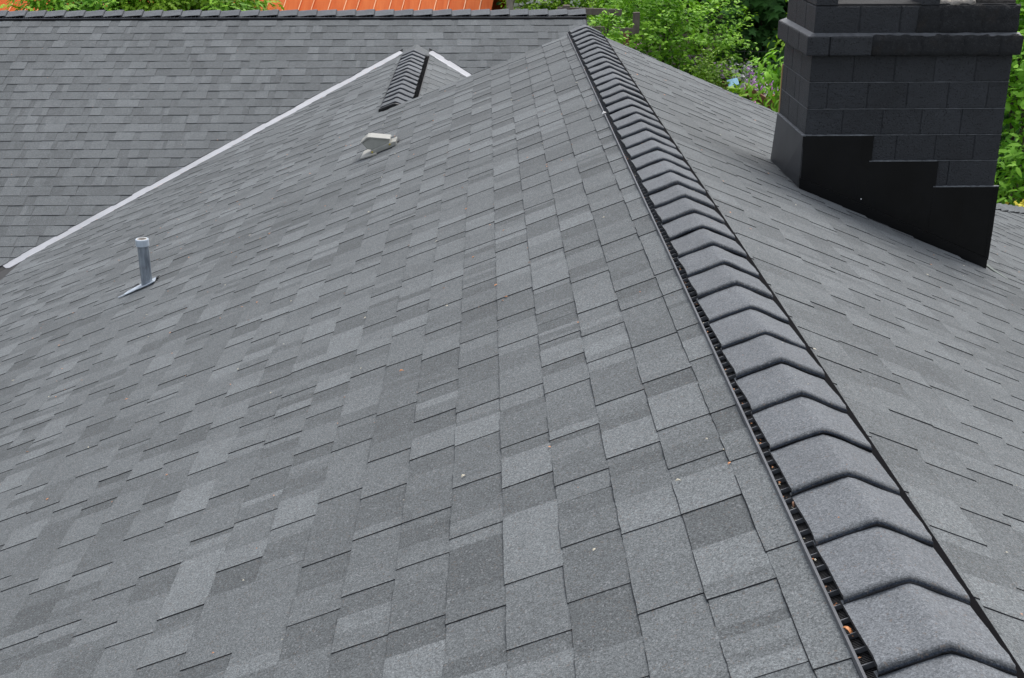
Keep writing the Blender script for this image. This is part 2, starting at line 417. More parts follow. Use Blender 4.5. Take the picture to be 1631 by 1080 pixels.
# far roof: everything above the valleys
vlF = halfplane(FF, (-4, yV(-4), zA(-4)), (-1, yV(-1), zA(-1)), (-6, 12, 0))
apexS = (XS, yV(XS), ZS)
rdF = FF.uv((0, YF-.150, ZF-.150*TF))[1]
vrF = halfplane(FF, (XS, yVR(XS), ZS), (xce, yVR(xce), zC(xce)), (XS+1, 13.3, 0))
uS = XS
rF3 = [(0, -1, -rdF), (1, 0, uS-.14), (-1, 0, -uS), (vlF[0], vlF[1], vlF[2]-.012)]
rF4 = [(0, -1, -rdF), (1, 0, uS), (-1, 0, -(uS+.13)), (vrF[0], vrF[1], vrF[2]-.012)]
rF1 = [(0, -1, -rdF), (-1, 0, -(uS-.14)), (vlF[0], vlF[1], vlF[2]+.056, 1), (1, 0, XL)]
rF2 = [(0, -1, -rdF), (1, 0, uS+.13), (-1, 0, -(XFE-.012)), (vrF[0], vrF[1], vrF[2]+.056, 1)]
lay(FF, [rF1, rF2, rF3, rF4], XL, XFE+.3, 0, 31, partF, 13)
lay(FK, [[(0, -1, -rdF), (-1, 0, -(XFE-.012)), (1, 0, XL)]], XL, XFE+.3, 27, 31, partK, 17)
km = MB(); km.box((XL, YF+.6, 0), (XFE-.012, YF+d0*cF, .004), fn=lambda q: (q[0], q[1], ZF-(q[1]-YF)*TF+.001+q[2]))
km.build('underlayment', M_sh, partK)

# drop shingles under the chimney
def under_chimney(pc):
    if pc[5] is not partB: return False
    us = [p for s in pc[2] for p in s[0]]
    pts = [pc[1].P(u, v) for u, v in us]
    return all(xch0+.05 < p.x < xch1-.05 and ych0+.05 < p.y < ych1-.05 for p in pts)
all_pieces = [p for p in all_pieces if not under_chimney(p)]
order = sorted(range(len(all_pieces)), key=lambda i: -all_pieces[i][0])
for i in order[:300]:
    m = MB(); add_piece(m, all_pieces[i]); m.build('shingle', [M_sh, M_edge], all_pieces[i][5])
rest = {}
for i in order[300:]:
    rest.setdefault(all_pieces[i][5], MB()); add_piece(rest[all_pieces[i][5]], all_pieces[i])
for part, m in rest.items():
    o = m.build('shingle_courses', [M_sh, M_edge], part); o['kind'] = 'stuff'

# ------------------------------------------------------------------ ridge caps and ridge vents
def cap_mesh(seed, t1, t2, lead=0.0):
    """local frame: x across the ridge, y away from the exposed rolled lip, z up from the ridge line"""
    r = random.Random(seed); mb = MB()
    hw = .116; nx = 16
    prof = [(.001, -.005), (-.0022, .000), (-.0026, .005), (-.0010, .0095), (.0022, .0128), (.0062, .0147), (.0105, .0154), (.018, .0154), (.035, .0147), (.07, .0120), (.12, .0075), (.17, .003), (.225, -.002)]
    xs = [-hw+2*hw*i/nx for i in range(nx+1)]
    tw = r.uniform(-.0015, .0015); sg = r.uniform(.8, 1.15)
    grid = []
    for yi, (y, h) in enumerate(prof):
        row = []
        for i, x in enumerate(xs):
            s = abs(x); t = t1 if x < 0 else t2
            rr = .0065                                            # rounded apex
            drop = t*1.02*(math.sqrt(s*s+rr*rr)-rr)
            jag = (r.uniform(-.0006, .0006) if yi < 4 else 0)
            edge = r.uniform(-.0012, .0012) if i in (0, nx) else 0
            wav = .0009*math.sin(x*60+seed)+.0007*math.sin(y*40+x*30+seed*2)
            row.append((x+edge, y+jag+tw*x*8, h*(sg if h > .01 else 1)-drop+.019+wav))
        grid.append(row)
    n = nx+1
    v = [p for row in grid for p in row]; f = []; mi = []; tn = []
    tone = r.uniform(.90, 1.08)
    for a in range(len(prof)-1):
        for i in range(nx):
            f.append((a*n+i, a*n+i+1, (a+1)*n+i+1, (a+1)*n+i)); mi.append(1 if a < 3 else 0); tn.append(tone*(.9, .9, 1.9, .46, .70, .88, 1.0, 1.02, 1, 1, 1, 1)[a])  # tones darken down the lip: painted shade plus asphalt bared at the bend
    mb.add(v, f, mi, tn)
    # thickness: underside and side cuts
    b = [(x, y, z-.006 if k > 2 else z) for k, row in enumerate(grid) for x, y, z in row]
    bf = [(a*n+i, (a+1)*n+i, (a+1)*n+i+1, a*n+i+1) for a in range(len(prof)-1) for i in range(nx)]
    mb.add(b, bf, 2)
    for i in (0, nx):
        vv = []; ff = []
        for a in range(len(prof)): vv += [grid[a][i], b[a*n+i]]
        for a in range(len(prof)-1): ff.append((2*a, 2*a+1, 2*a+3, 2*a+2) if i == 0 else (2*a+2, 2*a+3, 2*a+1, 2*a))
        mb.add(vv, ff, 2)
    me = bpy.data.meshes.new('ridge_cap'); me.from_pydata(mb.v, [], mb.f)
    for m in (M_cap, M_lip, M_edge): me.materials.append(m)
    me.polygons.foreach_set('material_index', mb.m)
    a_ = me.attributes.new('tone', 'FLOAT', 'FACE'); a_.data.foreach_set('value', mb.t)
    me.shade_smooth(); me.update()
    return me
def ridge(label, start, direc, n, t1, t2, seed, back=0, floor=(.134, .152), rails=(.1290, .1475)):
    """start: ridge point under the lip of the first cap; caps run away along direc"""
    d = Vector(direc).normalized(); rot = math.atan2(-d.x, d.y)
    root = empty('ridge_vent', start, None, None, None, house); root['label'] = label
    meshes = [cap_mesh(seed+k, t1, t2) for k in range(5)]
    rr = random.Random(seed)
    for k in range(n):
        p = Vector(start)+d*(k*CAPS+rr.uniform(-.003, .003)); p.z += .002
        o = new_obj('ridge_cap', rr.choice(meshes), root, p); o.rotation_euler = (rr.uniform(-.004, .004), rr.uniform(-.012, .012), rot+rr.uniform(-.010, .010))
    # vent body under the caps: black core, slotted floor, outer rails
    Rm = Matrix.Rotation(rot, 3, 'Z'); L = n*CAPS
    S = Vector(start)
    def T(x, y, z): return S+Rm @ Vector((x, y, z))
    core = MB()
    for sgn, t in ((-1, t1), (1, t2)):
        q = [(0, .008), (sgn*.088, .008-t*.088), (sgn*.088, -t*.088-.002), (0, -.002)]
        vs = [T(x, back, z) for x, z in q]+[T(x, L+.0, z) for x, z in q]
        fs = [(0, 1, 2, 3), (7, 6, 5, 4), (0, 4, 5, 1), (1, 5, 6, 2), (2, 6, 7, 3)]
        core.add(vs, fs)
        a, b = sgn*.088, sgn*floor[0 if sgn < 0 else 1]
        vs = [T(a, back, -t*.088+.004), T(b, back, -t*.134+.004), T(b, L, -t*.134+.004), T(a, L, -t*.088+.004)]
        core.add(vs, [(0, 1, 2, 3)])
    core.build('vent_body', M_deep, root)
    bars = MB()
    for sgn, t in ((-1, t1), (1, t2)):
        if sgn > 0 and n > 20 and abs(d.x) < .5: continue
        y = back+.01
        while y < L:
            x0, x1 = sgn*.086, sgn*rails[0 if sgn < 0 else 1]
            def bx(q, t=t): return T(q[0], q[1], -t*abs(q[0])+q[2])
            bars.box((min(x0, x1), y, .004), (max(x0, x1), y+.0022, .0165), fn=bx, mi=0 if sgn < 0 else 1)
            y += .0445
        y = back if sgn < 0 else 9
        while y < min(L, 2.6) and n > 20:
            bars.box((min(sgn*.088, sgn*.127), y, .004), (max(sgn*.088, sgn*.127), y+.0016, .0062), 1, fn=bx)
            y += .0042
    o = bars.build('vent_louvres', [M_rail, M_black], root); o['kind'] = 'stuff'
    for sgn, t in ((-1, t1), (1, t2)):
        m = MB()
        ra = rails[0 if sgn < 0 else 1]; rb_ = ra+.0045
        m.box((min(sgn*ra, sgn*rb_), back, -.002), (max(sgn*ra, sgn*rb_), L, .0165 if sgn < 0 else (.005 if n > 20 and abs(d.x) < .5 else .013)), fn=lambda q, t=t: T(q[0], q[1], -t*abs(q[0])+q[2]))
        m.build('vent_rail', M_rail if n > 20 and (abs(d.x) > .5 or sgn < 0) else M_black, root)
    return root
y0c = 1.6981
ridge('main ridge with bevelled caps over a black slotted vent', (XR, y0c-5*CAPS, ZR), (0, 1, 0), 44, TA, TB, 30)
nS = 13
rS = ridge('short ridge of caps behind the left slope', (XS, 12.4909-13*CAPS, ZS), (0, 1, 0), 14, TA, TB, 50)
m = MB()
yt = 12.4909+.14; ya = yV(XS)+.03
m.add([(XS-.135, yt, zA(XS-.135)+.012), (XS, yt, ZS+.016), (XS, ya, ZS+.012), (XS-.03, ya-.06, zA(XS-.03)+.012), (XS-.135, yV(XS-.135)+.0, zA(XS-.135)+.012),
       (XS+.135, yt, zC(XS+.135)+.012), (XS+.135, yVR(XS+.135), zC(XS+.135)+.012), (XS+.03, ya-.06, zC(XS+.03)+.012)], [(0, 1, 2, 3, 4), (1, 5, 6, 7, 2)])
m.build('top_patch', M_sh, rS)
# black end cap where the short ridge starts
m = MB()
ye = 12.4909-13*CAPS
pts = []
for i in range(13):
    x = -.134+.268*i/12; t = TA if x < 0 else TB
    pts.append((XS+x, ZS-t*(math.sqrt(x*x+.0004)-.02)+.022))
low = [(x, z-.028) for x, z in pts]
m.prism(pts+low[::-1], ye-.035, ye-.004)
m.build('end_plug', M_black, rS, bevel=.006)
ridge('long ridge across the top of the far roof', (XFE-.0, YF, ZF), (-1, 0, 0), 47, TF, TF, 70, floor=(.158, .158), rails=(.1240, .1240))  # black floor widened past the rails to paint the shadow line there
# hip-like edge beyond the chimney
hipd = Vector((eB-4.28, 1.75, zB(eB)-zB(4.28)))
hl = math.hypot(hipd.x, hipd.y)
hr = empty('rake_edge', (4.28, YRK+.32, zB(4.28)), None, None, None, house); hr['label'] = 'far edge of the right slope finished with caps, seen right of the chimney'
hd = hipd.normalized(); inn = FB.n.cross(hd).normalized()
if inn.dot(Vector((1, -1, 0))) < 0: inn = -inn
rr_ = random.Random(91)
for k in range(9):
    p = Vector((4.02, YRK-.02, zB(4.02)))+hd*(.2*k); m = MB(); nrm = FB.n; wd_ = .12+rr_.uniform(-.01, .01)
    q = [(p+inn*-.01, .012), (p+inn*wd_, .009), (p+hd*.215+inn*wd_, .022), (p+hd*.215-inn*.01, .028)]
    m.add([a_+nrm*h_ for a_, h_ in q]+[a_-nrm*.002 for a_, h_ in q], [(0, 1, 2, 3), (0, 4, 5, 1), (1, 5, 6, 2), (2, 6, 7, 3), (3, 7, 4, 0)], [0, 1, 1, 1, 1], rr_.uniform(.9, 1.1))
    m.build('ridge_cap', [M_sh, M_edge], hr)

# ------------------------------------------------------------------ valleys, rakes, eaves, walls
def strip(name, a, b, nrm, w1, w2, label, dz1, dz2):
    """valley metal: two leaves of widths w1, w2 (plan) each side of the valley line, each on its own plane"""
    m = MB(); a = Vector(a); b = Vector(b)
    s1 = Vector(dz1)*w1; s2 = Vector(dz2)*w2; up = Vector((0, 0, .0004))
    N = 12
    v = []
    for i in range(N+1):
        p = a+(b-a)*(i/N)
        v += [p+s1+up*1.6, p+up*1.0, p+s2+up*1.6]
    f = [(3*i+k, 3*i+k+1, 3*i+k+4, 3*i+k+3) for i in range(N) for k in (0, 1)]
    m.add(v, f); o = m.build(name, M_white, house); o['label'] = label
    s = o.modifiers.new('solid', 'SOLIDIFY'); s.thickness = .002; s.offset = 0
    return o
def VA(x): return Vector((x, yV(x), zA(x)))
def VC(x): return Vector((x, yVR(x), zC(x)))
dl = (VA(-1)-VA(-3)).normalized()
# leaf directions: in plane A perpendicular to the valley, and in the far plane
def inplane(face, d, toward):
    q = face.n.cross(d).normalized(); return q if q.dot(Vector(toward)) > 0 else -q
strip('valley_flashing', VA(-3.965), VA(XS-.135), 0, .085, .10, 'long white metal valley between the far roof and the left slope', inplane(FA, dl, (1, -1, 0)), inplane(FF, dl, (-1, 1, 0)))
dr = (VC(.5)-VC(-.5)).normalized()
strip('valley_flashing', VC(XS+.125), VC(xce-.05), 0, .085, .10, 'short white metal valley right of the short ridge', inplane(FC, dr, (-1, -1, 0)), inplane(FF, dr, (1, 1, 0)))
# walls of the building, set back under the eaves
m = MB()
m.box((-3.6, Y0+.1, -5.6), (-3.5, 9.4, zA(-3.6)-.15)); m.build('wall', M_house, house)
m = MB(); m.prism([(-3.5, -5.6), (5.2, -5.6), (5.2, zB(5.2)-.15), (XR, ZR-.15), (-3.5, zA(-3.5)-.15)], 9.2, 9.3); m.build('wall', M_house, house)
m = MB(); m.box((5.1, Y0+.1, -5.6), (5.2, 9.2, zB(5.2)-.15)); m.build('wall', M_house, house)
m = MB(); m.prism([(-3.5, -5.6), (5.1, -5.6), (5.1, zB(5.1)-.15), (XR, ZR-.15), (-3.5, zA(-3.5)-.15)], Y0+.1, Y0+.2); m.build('wall', M_house, house)
m = MB()
q = [(yE+.4, -5.6), (YF+d0*cF-.4, -5.6), (YF+d0*cF-.4, zE), (YF, ZF-.15), (yE+.4, zE)]
for xw in (XFE-.25, XL+.2):
    n = len(q); v = [(xw, y, z) for y, z in q]+[(xw+.1, y, z) for y, z in q]
    m.add(v, [tuple(range(n)), tuple(range(2*n-1, n-1, -1))]+[(i, (i+1) % n, (i+1) % n+n, i+n) for i in range(n)])
m.box((XL+.3, YF+d0*cF-.5, -5.6), (XFE-.25, YF+d0*cF-.4, zE)); m.box((XL+.3, yE+.4, -5.6), (-3.6, yE+.5, zE))
m.build('wall', M_house, house)
m = MB()
for (x0, x1, zf) in ((XS, XR, zA), (XR, 4.1, zB)):
    m.box((x0, YRK-.035, -.18), (x1, YRK-.012, -.004), fn=lambda q, zf=zf: (q[0], q[1], zf(q[0])+q[2]))
m.build('rake_board', M_rail, house)
m = MB(); m.box((XFE-.03, yE, -.16), (XFE-.014, YF, -.004), fn=lambda q: (q[0], q[1], ZF-(YF-q[1])*TF+q[2])); m.build('rake_board', M_rail, house)
m = MB(); zg = zA(EAVE)
m.box((EAVE-.02, Y0, zg-.14), (EAVE, yV(EAVE)-.1, zg-.012)); m.build('fascia', M_redwood, house)
m = MB(); m.prism([(EAVE-.13, zg-.03), (EAVE-.11, zg-.12), (EAVE-.03, zg-.12), (EAVE-.022, zg-.03), (EAVE-.03, zg-.03), (EAVE-.035, zg-.11), (EAVE-.105, zg-.11), (EAVE-.125, zg-.03)], Y0, yV(EAVE)-.15); m.build('gutter', M_redwood, house)

# ------------------------------------------------------------------ pipe and roof vent
pb = Vector((-2.018, 6.967, -2.378))
pr = empty('vent_pipe', pb, None, None, None, house); pr['label'] = 'galvanised plumbing vent pipe on the left slope'
m = MB(); m.tube([pb+Vector((0, 0, -.04)), pb+Vector((.001, 0, .255))], .0325, 28); m.build('pipe', M_zinc, pr, smooth=False)
def ring(mb, c, ro, ri, z0, z1, n=28):
    v = []
    for r, z in ((ri, z0), (ro, z0), (ro*1.0, z1-.004), (ro-.002, z1), (ri+.001, z1), (ri, z1-.004)):
        v += [(c.x+r*math.cos(2*math.pi*k/n), c.y+r*math.sin(2*math.pi*k/n), c.z+z) for k in range(n)]
    f = []
    for a in range(5): f += [(a*n+k, a*n+(k+1) % n, (a+1)*n+(k+1) % n, (a+1)*n+k) for k in range(n)]
    f += [(5*n+k, 5*n+(k+1) % n, (k+1) % n, k) for k in range(n)]
    mb.add(v, f)
m = MB(); ring(m, pb, .0385, .029, .248, .288); o = m.build('collar', M_lead, pr)
m = MB(); ring(m, pb, .0290, .0235, .20, .2895); m.build('inner_pipe', petal('white_pvc', (.62, .58, .52)), pr)
m = MB(); m.tube([pb+Vector((0, 0, .2)), pb+Vector((0, 0, .262))], .0235, 20); m.build('pipe_bore', M_black, pr)
# flashing plate on the slope + cone
m = MB(); u0, v0 = FA.uv(pb)
def plate(mb, pts, h, mi=0): 
    n = len(pts); mb.add([FA.P(u, v, h) for u, v in pts]+[FA.P(u, v, h-.004) for u, v in pts], [tuple(range(n)), tuple(range(2*n-1, n-1, -1))]+[(i, i+n, (i+1) % n+n, (i+1) % n) for i in range(n)], mi)
plate(m, [(u0-.055, v0-.135), (u0-.005, v0-.12), (u0+.055, v0-.02), (u0+.06, v0+.05), (u0-.03, v0+.065), (u0-.06, v0-.02)], .0165)
plate(m, [(u0-.072, v0-.165), (u0-.055, v0-.165), (u0-.050, v0-.05), (u0-.062, v0-.06)], .016)
m.build('pipe_flashing', M_lead, pr)
m = MB(); plate(m, [(u0-.02, v0-.11), (u0+.09, v0-.10), (u0+.085, v0-.075), (u0-.02, v0-.095)], .0155); plate(m, [(u0+.035, v0+.03), (u0+.075, v0+.02), (u0+.075, v0+.07), (u0+.035, v0+.07)], .0155)
m.build('sealant_gap', M_black, pr)
# roof vent
vr = empty('roof_vent', (-.73, 8.15, zA(-.73)), None, None, None, house); vr['label'] = 'small beige hooded roof vent on the left slope'
m = MB(); m.prism([(-.783, -1.750), (-.649, -1.763), (-.641, -1.790), (-.768, -1.832), (-.798, -1.826), (-.829, -1.789)], 8.12, 8.235)
m.build('hood', M_beige, vr, bevel=.006)
m = MB()
m.prism([(-.795, -1.7435), (-.776, -1.7415), (-.643, -1.7545), (-.641, -1.765), (-.783, -1.7515), (-.838, -1.790), (-.840, -1.783)], 8.112, 8.243)
m.build('hood_rim', M_beige, vr, bevel=.002)
m = MB()
m.box((-.772, 8.10, .008), (-.615, 8.135, .040), fn=lambda q: (q[0], q[1], zA(q[0])+q[2]))
m.box((-.642, 8.103, .008), (-.604, 8.25, .036), fn=lambda q: (q[0], q[1], zA(q[0])+q[2]))
m.build('curb', M_beige, vr, bevel=.003)
m = MB(); pq = [(-.845, 8.105), (-.728, 8.045), (-.745, 8.15), (-.785, 8.33), (-.838, 8.32)]
m.add([(x, y, zA(x)+.017) for x, y in pq]+[(x, y, zA(x)+.008) for x, y in pq], [(4, 3, 2, 1, 0), (5, 6, 7, 8, 9)]+[(i, (i+1) % 5, (i+1) % 5+5, i+5) for i in range(5)])
m.build('flange', M_beige, vr)
for xx, zz in ((-.762, .040), (-.645, .044)):
    m = MB(); m.tube([(xx, 8.094, zA(xx)+zz-.012), (xx, 8.101, zA(xx)+zz-.012)], .006, 10); m.build('screw', M_yellow, vr)
m = MB(); m.box((-.598, 8.18, .008), (-.588, 8.27, .011), fn=lambda q: (q[0], q[1], zA(q[0])+q[2])); m.build('sealant_gap', M_black, vr)

# ------------------------------------------------------------------ chimney
ch = empty('chimney', (2.14, 6.54, zB(2.14)), None, None, None, house); ch['label'] = 'black painted concrete block chimney with stepped metal flashing'
X0, X1, YC0, YC1 = 1.630, 2.645, 6.245, 6.835
m = MB(); m.box((X0+.0035, YC0+.0035, -2.35), (X1-.0035, YC1-.0035, -.700)); m.build('joints', M_mortar, ch)
def XF(px_): return 1.628+(px_-268)/(1050-268)*1.020       # crop pixels to metres across the front
rows = [(-.9385, -1.0745, [272, 435, 595, 750, 910, 1062]), (-1.0745, -1.2095, [268, 343, 500, 655, 815, 970, 1050]), (-1.2095, -1.3435, [268, 412, 568, 722, 880, 1050]),
        (-1.3435, -1.4785, [268, 345, 505, 634, 790, 945, 1050]), (-1.4785, -1.6155, [268, 420, 575, 722, 855, 1050]), (-1.6155, -1.75, [268, 340, 505, 655, 815, 965, 1050]), (-1.75, -1.90, [268, 420, 575, 722, 880, 1050])]
j = .0022
def rblock(a, b, name='block', mt=None, rough=0, seed=0, tone=1.0, bev=.0028):
    """a block with slightly uneven faces"""
    m = MB(); m.box(a, b, 0, tone)
    o = m.build(name, mt or M_block, ch, bevel=bev)
    return o
rb = random.Random(4)
for ri, (zt, zb, cs) in enumerate(rows):
    for a, b in zip(cs, cs[1:]):
        xa, xb = XF(a), XF(b)
        if a == cs[0]: xa = X0
        if b == cs[-1]: xb = X1
        pr_ = rb.uniform(-.001, .001)
        rblock((xa+(j if xa > X0 else 0), YC0+pr_, zb+j), (xb-(j if xb < X1 else 0), YC0+.19, zt-j), tone=rb.uniform(.85, 1.2))
    # left and right faces
    ycuts = [YC0+.19, YC0+.39, YC1] if ri % 2 == 0 else [YC0+.19, YC0+.29, YC0+.49, YC1]
    for a, b in zip(ycuts, ycuts[1:]):
        rblock((X0, a+j, zb+j), (X0+.15, b-(j if b < YC1 else 0), zt-j), tone=rb.uniform(.85, 1.2))
        rblock((X1-.15, a+j, zb+j), (X1, b-(j if b < YC1 else 0), zt-j), tone=rb.uniform(.85, 1.2))
    rblock((X0+.152, YC1-.1, zb+j), (X1-.152, YC1, zt-j))
def lumpy(a, b, mt, name='block', amp=.005, res=.022, seed=1, rnd_=.02):
    """rough rendered block: a box whose surface is pushed about"""
    from mathutils import noise as N
    a = Vector(a); b = Vector(b); m = MB(); d = b-a
    n = [max(2, int(d[k]/res)) for k in range(3)]
    idx = {}; vs = []; fs = []
    def vert(i, jx, k):
        key = (i, jx, k)
        if key not in idx:
            p = Vector((a.x+d.x*i/n[0], a.y+d.y*jx/n[1], a.z+d.z*k/n[2]))
            c = Vector((min(max(p.x, a.x+rnd_), b.x-rnd_), min(max(p.y, a.y+rnd_), b.y-rnd_), min(max(p.z, a.z+rnd_), b.z-rnd_)))
            q = p-c
            if q.length > 1e-6: p = c+q.normalized()*rnd_
            p += q.normalized()*(N.noise(p*18+Vector((seed, 0, 0)))*amp*1.3+N.noise(p*55)*amp*.9+N.noise(p*130)*amp*.4) if q.length > 1e-6 else Vector((0, 0, 0))
            idx[key] = len(vs); vs.append(p)
        return idx[key]
    for ax in range(3):
        o1, o2 = [(1, 2), (0, 2), (0, 1)][ax]
        for side in (0, n[ax]):
            for i in range(n[o1]):
                for k in range(n[o2]):
                    q = []
                    for di, dk in ((0, 0), (1, 0), (1, 1), (0, 1)):
                        t = [0, 0, 0]; t[ax] = side; t[o1] = i+di; t[o2] = k+dk; q.append(vert(*t))
                    fs.append(tuple(q if (side > 0) ^ (ax == 1) else q[::-1]))
    m.add(vs, fs); o = m.build(name, mt, ch, smooth=True); return o
# pale beads along the bed joints, and thin ones up the cross joints
M_bead = plain('skylit_bead', (.12, .127, .135), .55, 0, 60, .4, .35, 20)  # pale grey paints in the skylight caught by joints and ledge
for zt, zb, cs in rows[:5]:
    m = MB(); n_ = 24
    for i in range(n_):
        xa = X0-.001+(X1-X0+.002)*i/n_; xb = X0-.001+(X1-X0+.002)*(i+1)/n_; w1 = rb.uniform(.0006, .0022)
        m.box((xa, YC0-.0012, zb-.0015), (xb+.0002*(i % 2), YC0+.006, zb+w1))
    m.box((X0-.0012, YC0+.0065, zb-.0015), (X0+.006, YC1, zb+.0018)); m.build('mortar_joint', M_bead, ch)
# projecting band
YB, XB_, XE_ = 6.205, 1.592, 2.672
bc = [XB_, 1.705, 1.920, 2.165, 2.38, 2.56, XE_]
for i, (a, b) in enumerate(zip(bc, bc[1:])):
    if i < 2: rblock((a+(j if i else 0), YB, -.9365), (b-j, YB+.18, -.842), tone=1.05, bev=.007)
    else: lumpy((a-.006, YB+.001, -.938), (b+.006 if b < XE_ else b, YB+.18, -.838), M_rough, seed=i, amp=.005, rnd_=.009)
for a, b in ((YB+.18+j, YB+.42), (YB+.42+j, YC1+.035)):
    rblock((XB_, a, -.9365), (XB_+.18, b, -.842), tone=1.05, bev=.007); lumpy((XE_-.18, a, -.9365), (XE_, b, -.842), M_rough)
m = MB(); m.box((XB_+.01, YB+.01, -.93), (XE_-.01, YC1+.025, -.846)); m.build('joints', M_mortar, ch)
# pale strip painting in the skylit top of the band, front and left
m = MB()
m.add([(XB_+.004, YB+.004, -.8435), (XE_-.01, YB+.004, -.8435), (XE_-.01, YC0+.004, -.829), (XB_+.036, YC0+.004, -.829)], [(0, 1, 2, 3)])
m.add([(XB_+.004, YB+.004, -.8435), (XB_+.004, YC1+.03, -.8435), (X0+.004, YC1+.03, -.829), (X0+.004, YC0+.004, -.829)], [(3, 2, 1, 0)])
m.build('lit_ledge', M_bead, ch)
# course above the band
tc = [X0, 1.852, 2.056, 2.262, 2.47, X1+.012]
for i, (a, b) in enumerate(zip(tc, tc[1:])):
    if i < 2: rblock((a+(j if i else 0), YC0, -.838), (b-j, YC0+.19, -.701), tone=1.0, bev=.006)
    elif i == 2:
        rblock((a+.002, YC0, -.838), (a+.095, YC0+.19, -.701)); lumpy((a+.085, YC0-.002, -.838), (b, YC0+.19, -.700), M_rough, seed=5, amp=.004, rnd_=.006)
    else: lumpy((a-.008, YC0-.002, -.839), (b+(.008 if i < 4 else 0), YC0+.19, -.696), M_rough, seed=i+7, amp=.006, rnd_=.014 if i == 4 else .008)
for a, b in ((YC0+.19+j, YC0+.39), (YC0+.39+j, YC1)):
    rblock((X0, a, -.838), (X0+.15, b, -.701)); rblock((X1-.15, a, -.838), (X1, b, -.701))
rblock((X0+.152, YC1-.15, -.838), (X1-.152, YC1, -.701))
# crown, pillars and broken mortar on top
m = MB(); m.box((X0+.012, YC0+.012, -.703), (X1-.012, YC1-.012, -.690)); m.build('crown', M_deck_soot, ch, bevel=.004)
rblock((X0, YC0, -.697), (X0+.108, YC0+.19, -.56)); rblock((X0, YC0+.20, -.697), (X0+.15, YC1, -.56))
rblock((2.155, YC0+.002, -.697), (2.245, YC0+.17, -.56)); rblock((X1-.15, YC1-.2, -.690), (X1, YC1, -.56)); rblock((X0+.155, YC1-.15, -.697), (X1-.155, YC1, -.56))
lumpy((2.24, YC0+.015, -.700), (2.42, YC0+.13, -.672), M_cement, 'mortar_lump', .012, .012, 3, .01)
lumpy((2.40, YC0+.03, -.700), (X1-.01, YC0+.18, -.672), M_soot, 'mortar_lump', .010, .014, 6, .01)
lumpy((2.42, YC0+.16, -.690), (X1+.0, YC0+.30, -.640), M_soot, 'mortar_lump', .010, .02, 9, .012)
m = MB(); m.box((2.47, YC0+.10, -.668), (X1+.008, YC0+.135, -.655), fn=lambda q: (q[0], q[1], q[2]-(q[0]-2.47)*.12)); m.build('lath', M_wood, ch)
# stepped flashing: three sheets on the front, one round the left corner, and the base strip
def sheet(px_l, px_r, zt, zoff, y, name='flashing_sheet', lab=None):
    xa, xb = px_l, px_r
    m = MB(); n = 6; v = []
    rr = random.Random(int(px_l*100))
    for i in range(n+1):
        x = xa+(xb-xa)*i/n; wv = rr.uniform(-.0012, .0012)
        v += [(x, y+wv, zt+rr.uniform(-.0008, .0008)), (x, y+wv*1.4, (zt+zB(x)+zoff)/2), (x, y, zB(x)+zoff)]
    f = [(3*i+k, 3*i+k+1, 3*i+k+4, 3*i+k+3) for i in range(n) for k in (0, 1)]
    m.add(v, f); o = m.build(name, M_flash, ch); s = o.modifiers.new('solid', 'SOLIDIFY'); s.thickness = .0008; s.offset = 0
    if lab: o['label'] = lab
    return o
FX = [1.618, 1.975, 2.325, 2.668]
sheet(FX[2], FX[3], -1.617, .055, YC0-.0095); sheet(FX[1], FX[2]+.01, -1.4800, .05, YC0-.0085); sheet(FX[0], FX[1]+.01, -1.345, .015, YC0-.008)
M_seal = plain('pale_sealant', (.15, .16, .17), .6, 0, 90, .6, .4, 40)  # pale grey line along the top edges of the flashing
def ledge(x0, x1, z, y):
    m = MB(); n_ = 14; rr = random.Random(int(x0*999))
    for i in range(n_):
        a_, b_ = x0+(x1-x0)*i/n_, x0+(x1-x0)*(i+1)/n_; w_ = rr.uniform(.0005, .003)
        m.box((a_, y-w_, z), (b_+.0001, YC0+.004, z+.004+rr.uniform(0, .0025)))
    m.build('sealant_bead', M_seal, ch)
ledge(FX[0]-.004, FX[1], -1.3450, YC0-.0085); ledge(FX[1]-.002, FX[2], -1.4800, YC0-.0090); ledge(FX[2]-.002, FX[3], -1.6170, YC0-.0100)
m = MB(); m.box((X0-.014, YC0-.026, .004), (X1+.012, YC0-.005, .060), fn=lambda q: (q[0], q[1], zB(q[0])+q[2])); m.build('base_flashing', M_flash, ch)
m = MB()
v = [(X0-.010, YC0-.008, -1.345), (X0-.010, YC1+.005, -1.345), (X0-.010, YC0-.010, zB(X0)+.012), (X0-.030, YC1+.005, zB(X0)+.012), (X0-.045, YC0+.30, zB(X0)+.012), (X0-.014, YC0+.3, -1.345)]
v[5] = (X0-.011, YC0+.3, -1.345); v[4] = (X0-.026, YC0+.3, zB(X0)+.010)
m.add(v, [(0, 5, 4, 2), (5, 1, 3, 4)]); o = m.build('flashing_sheet', plain('reflection_grey_flashing', (.05, .052, .056), .5, 0, 6, .2, .25, 3), ch); s = o.modifiers.new('solid', 'SOLIDIFY'); s.thickness = .003  # grey of this left sheet stands for a reflection on black metal
m = MB(); m.box((X0-.014, YC0-.01, -1.3475), (X0+.003, YC1+.006, -1.341)); m.build('sealant_bead', M_seal, ch, bevel=.002)
m = MB(); m.box((X1+.001, YC0-.012, -2.3), (X1+.010, YC1+.005, -1.618), fn=lambda q: (q[0], q[1], max(q[2], zB(X1)+.01))); m.build('flashing_sheet', M_flash, ch)
m = MB(); m.box((X0-.004, YC1+.002, -1.36), (X0+.02, YC1+.012, -1.08)); m.build('wood_strip', M_ptrim, ch)
m = MB(); pq = [(2.672, 6.50), (2.70, 6.24), (2.742, 6.15), (2.764, 6.16), (2.735, 6.28), (2.715, 6.50)]
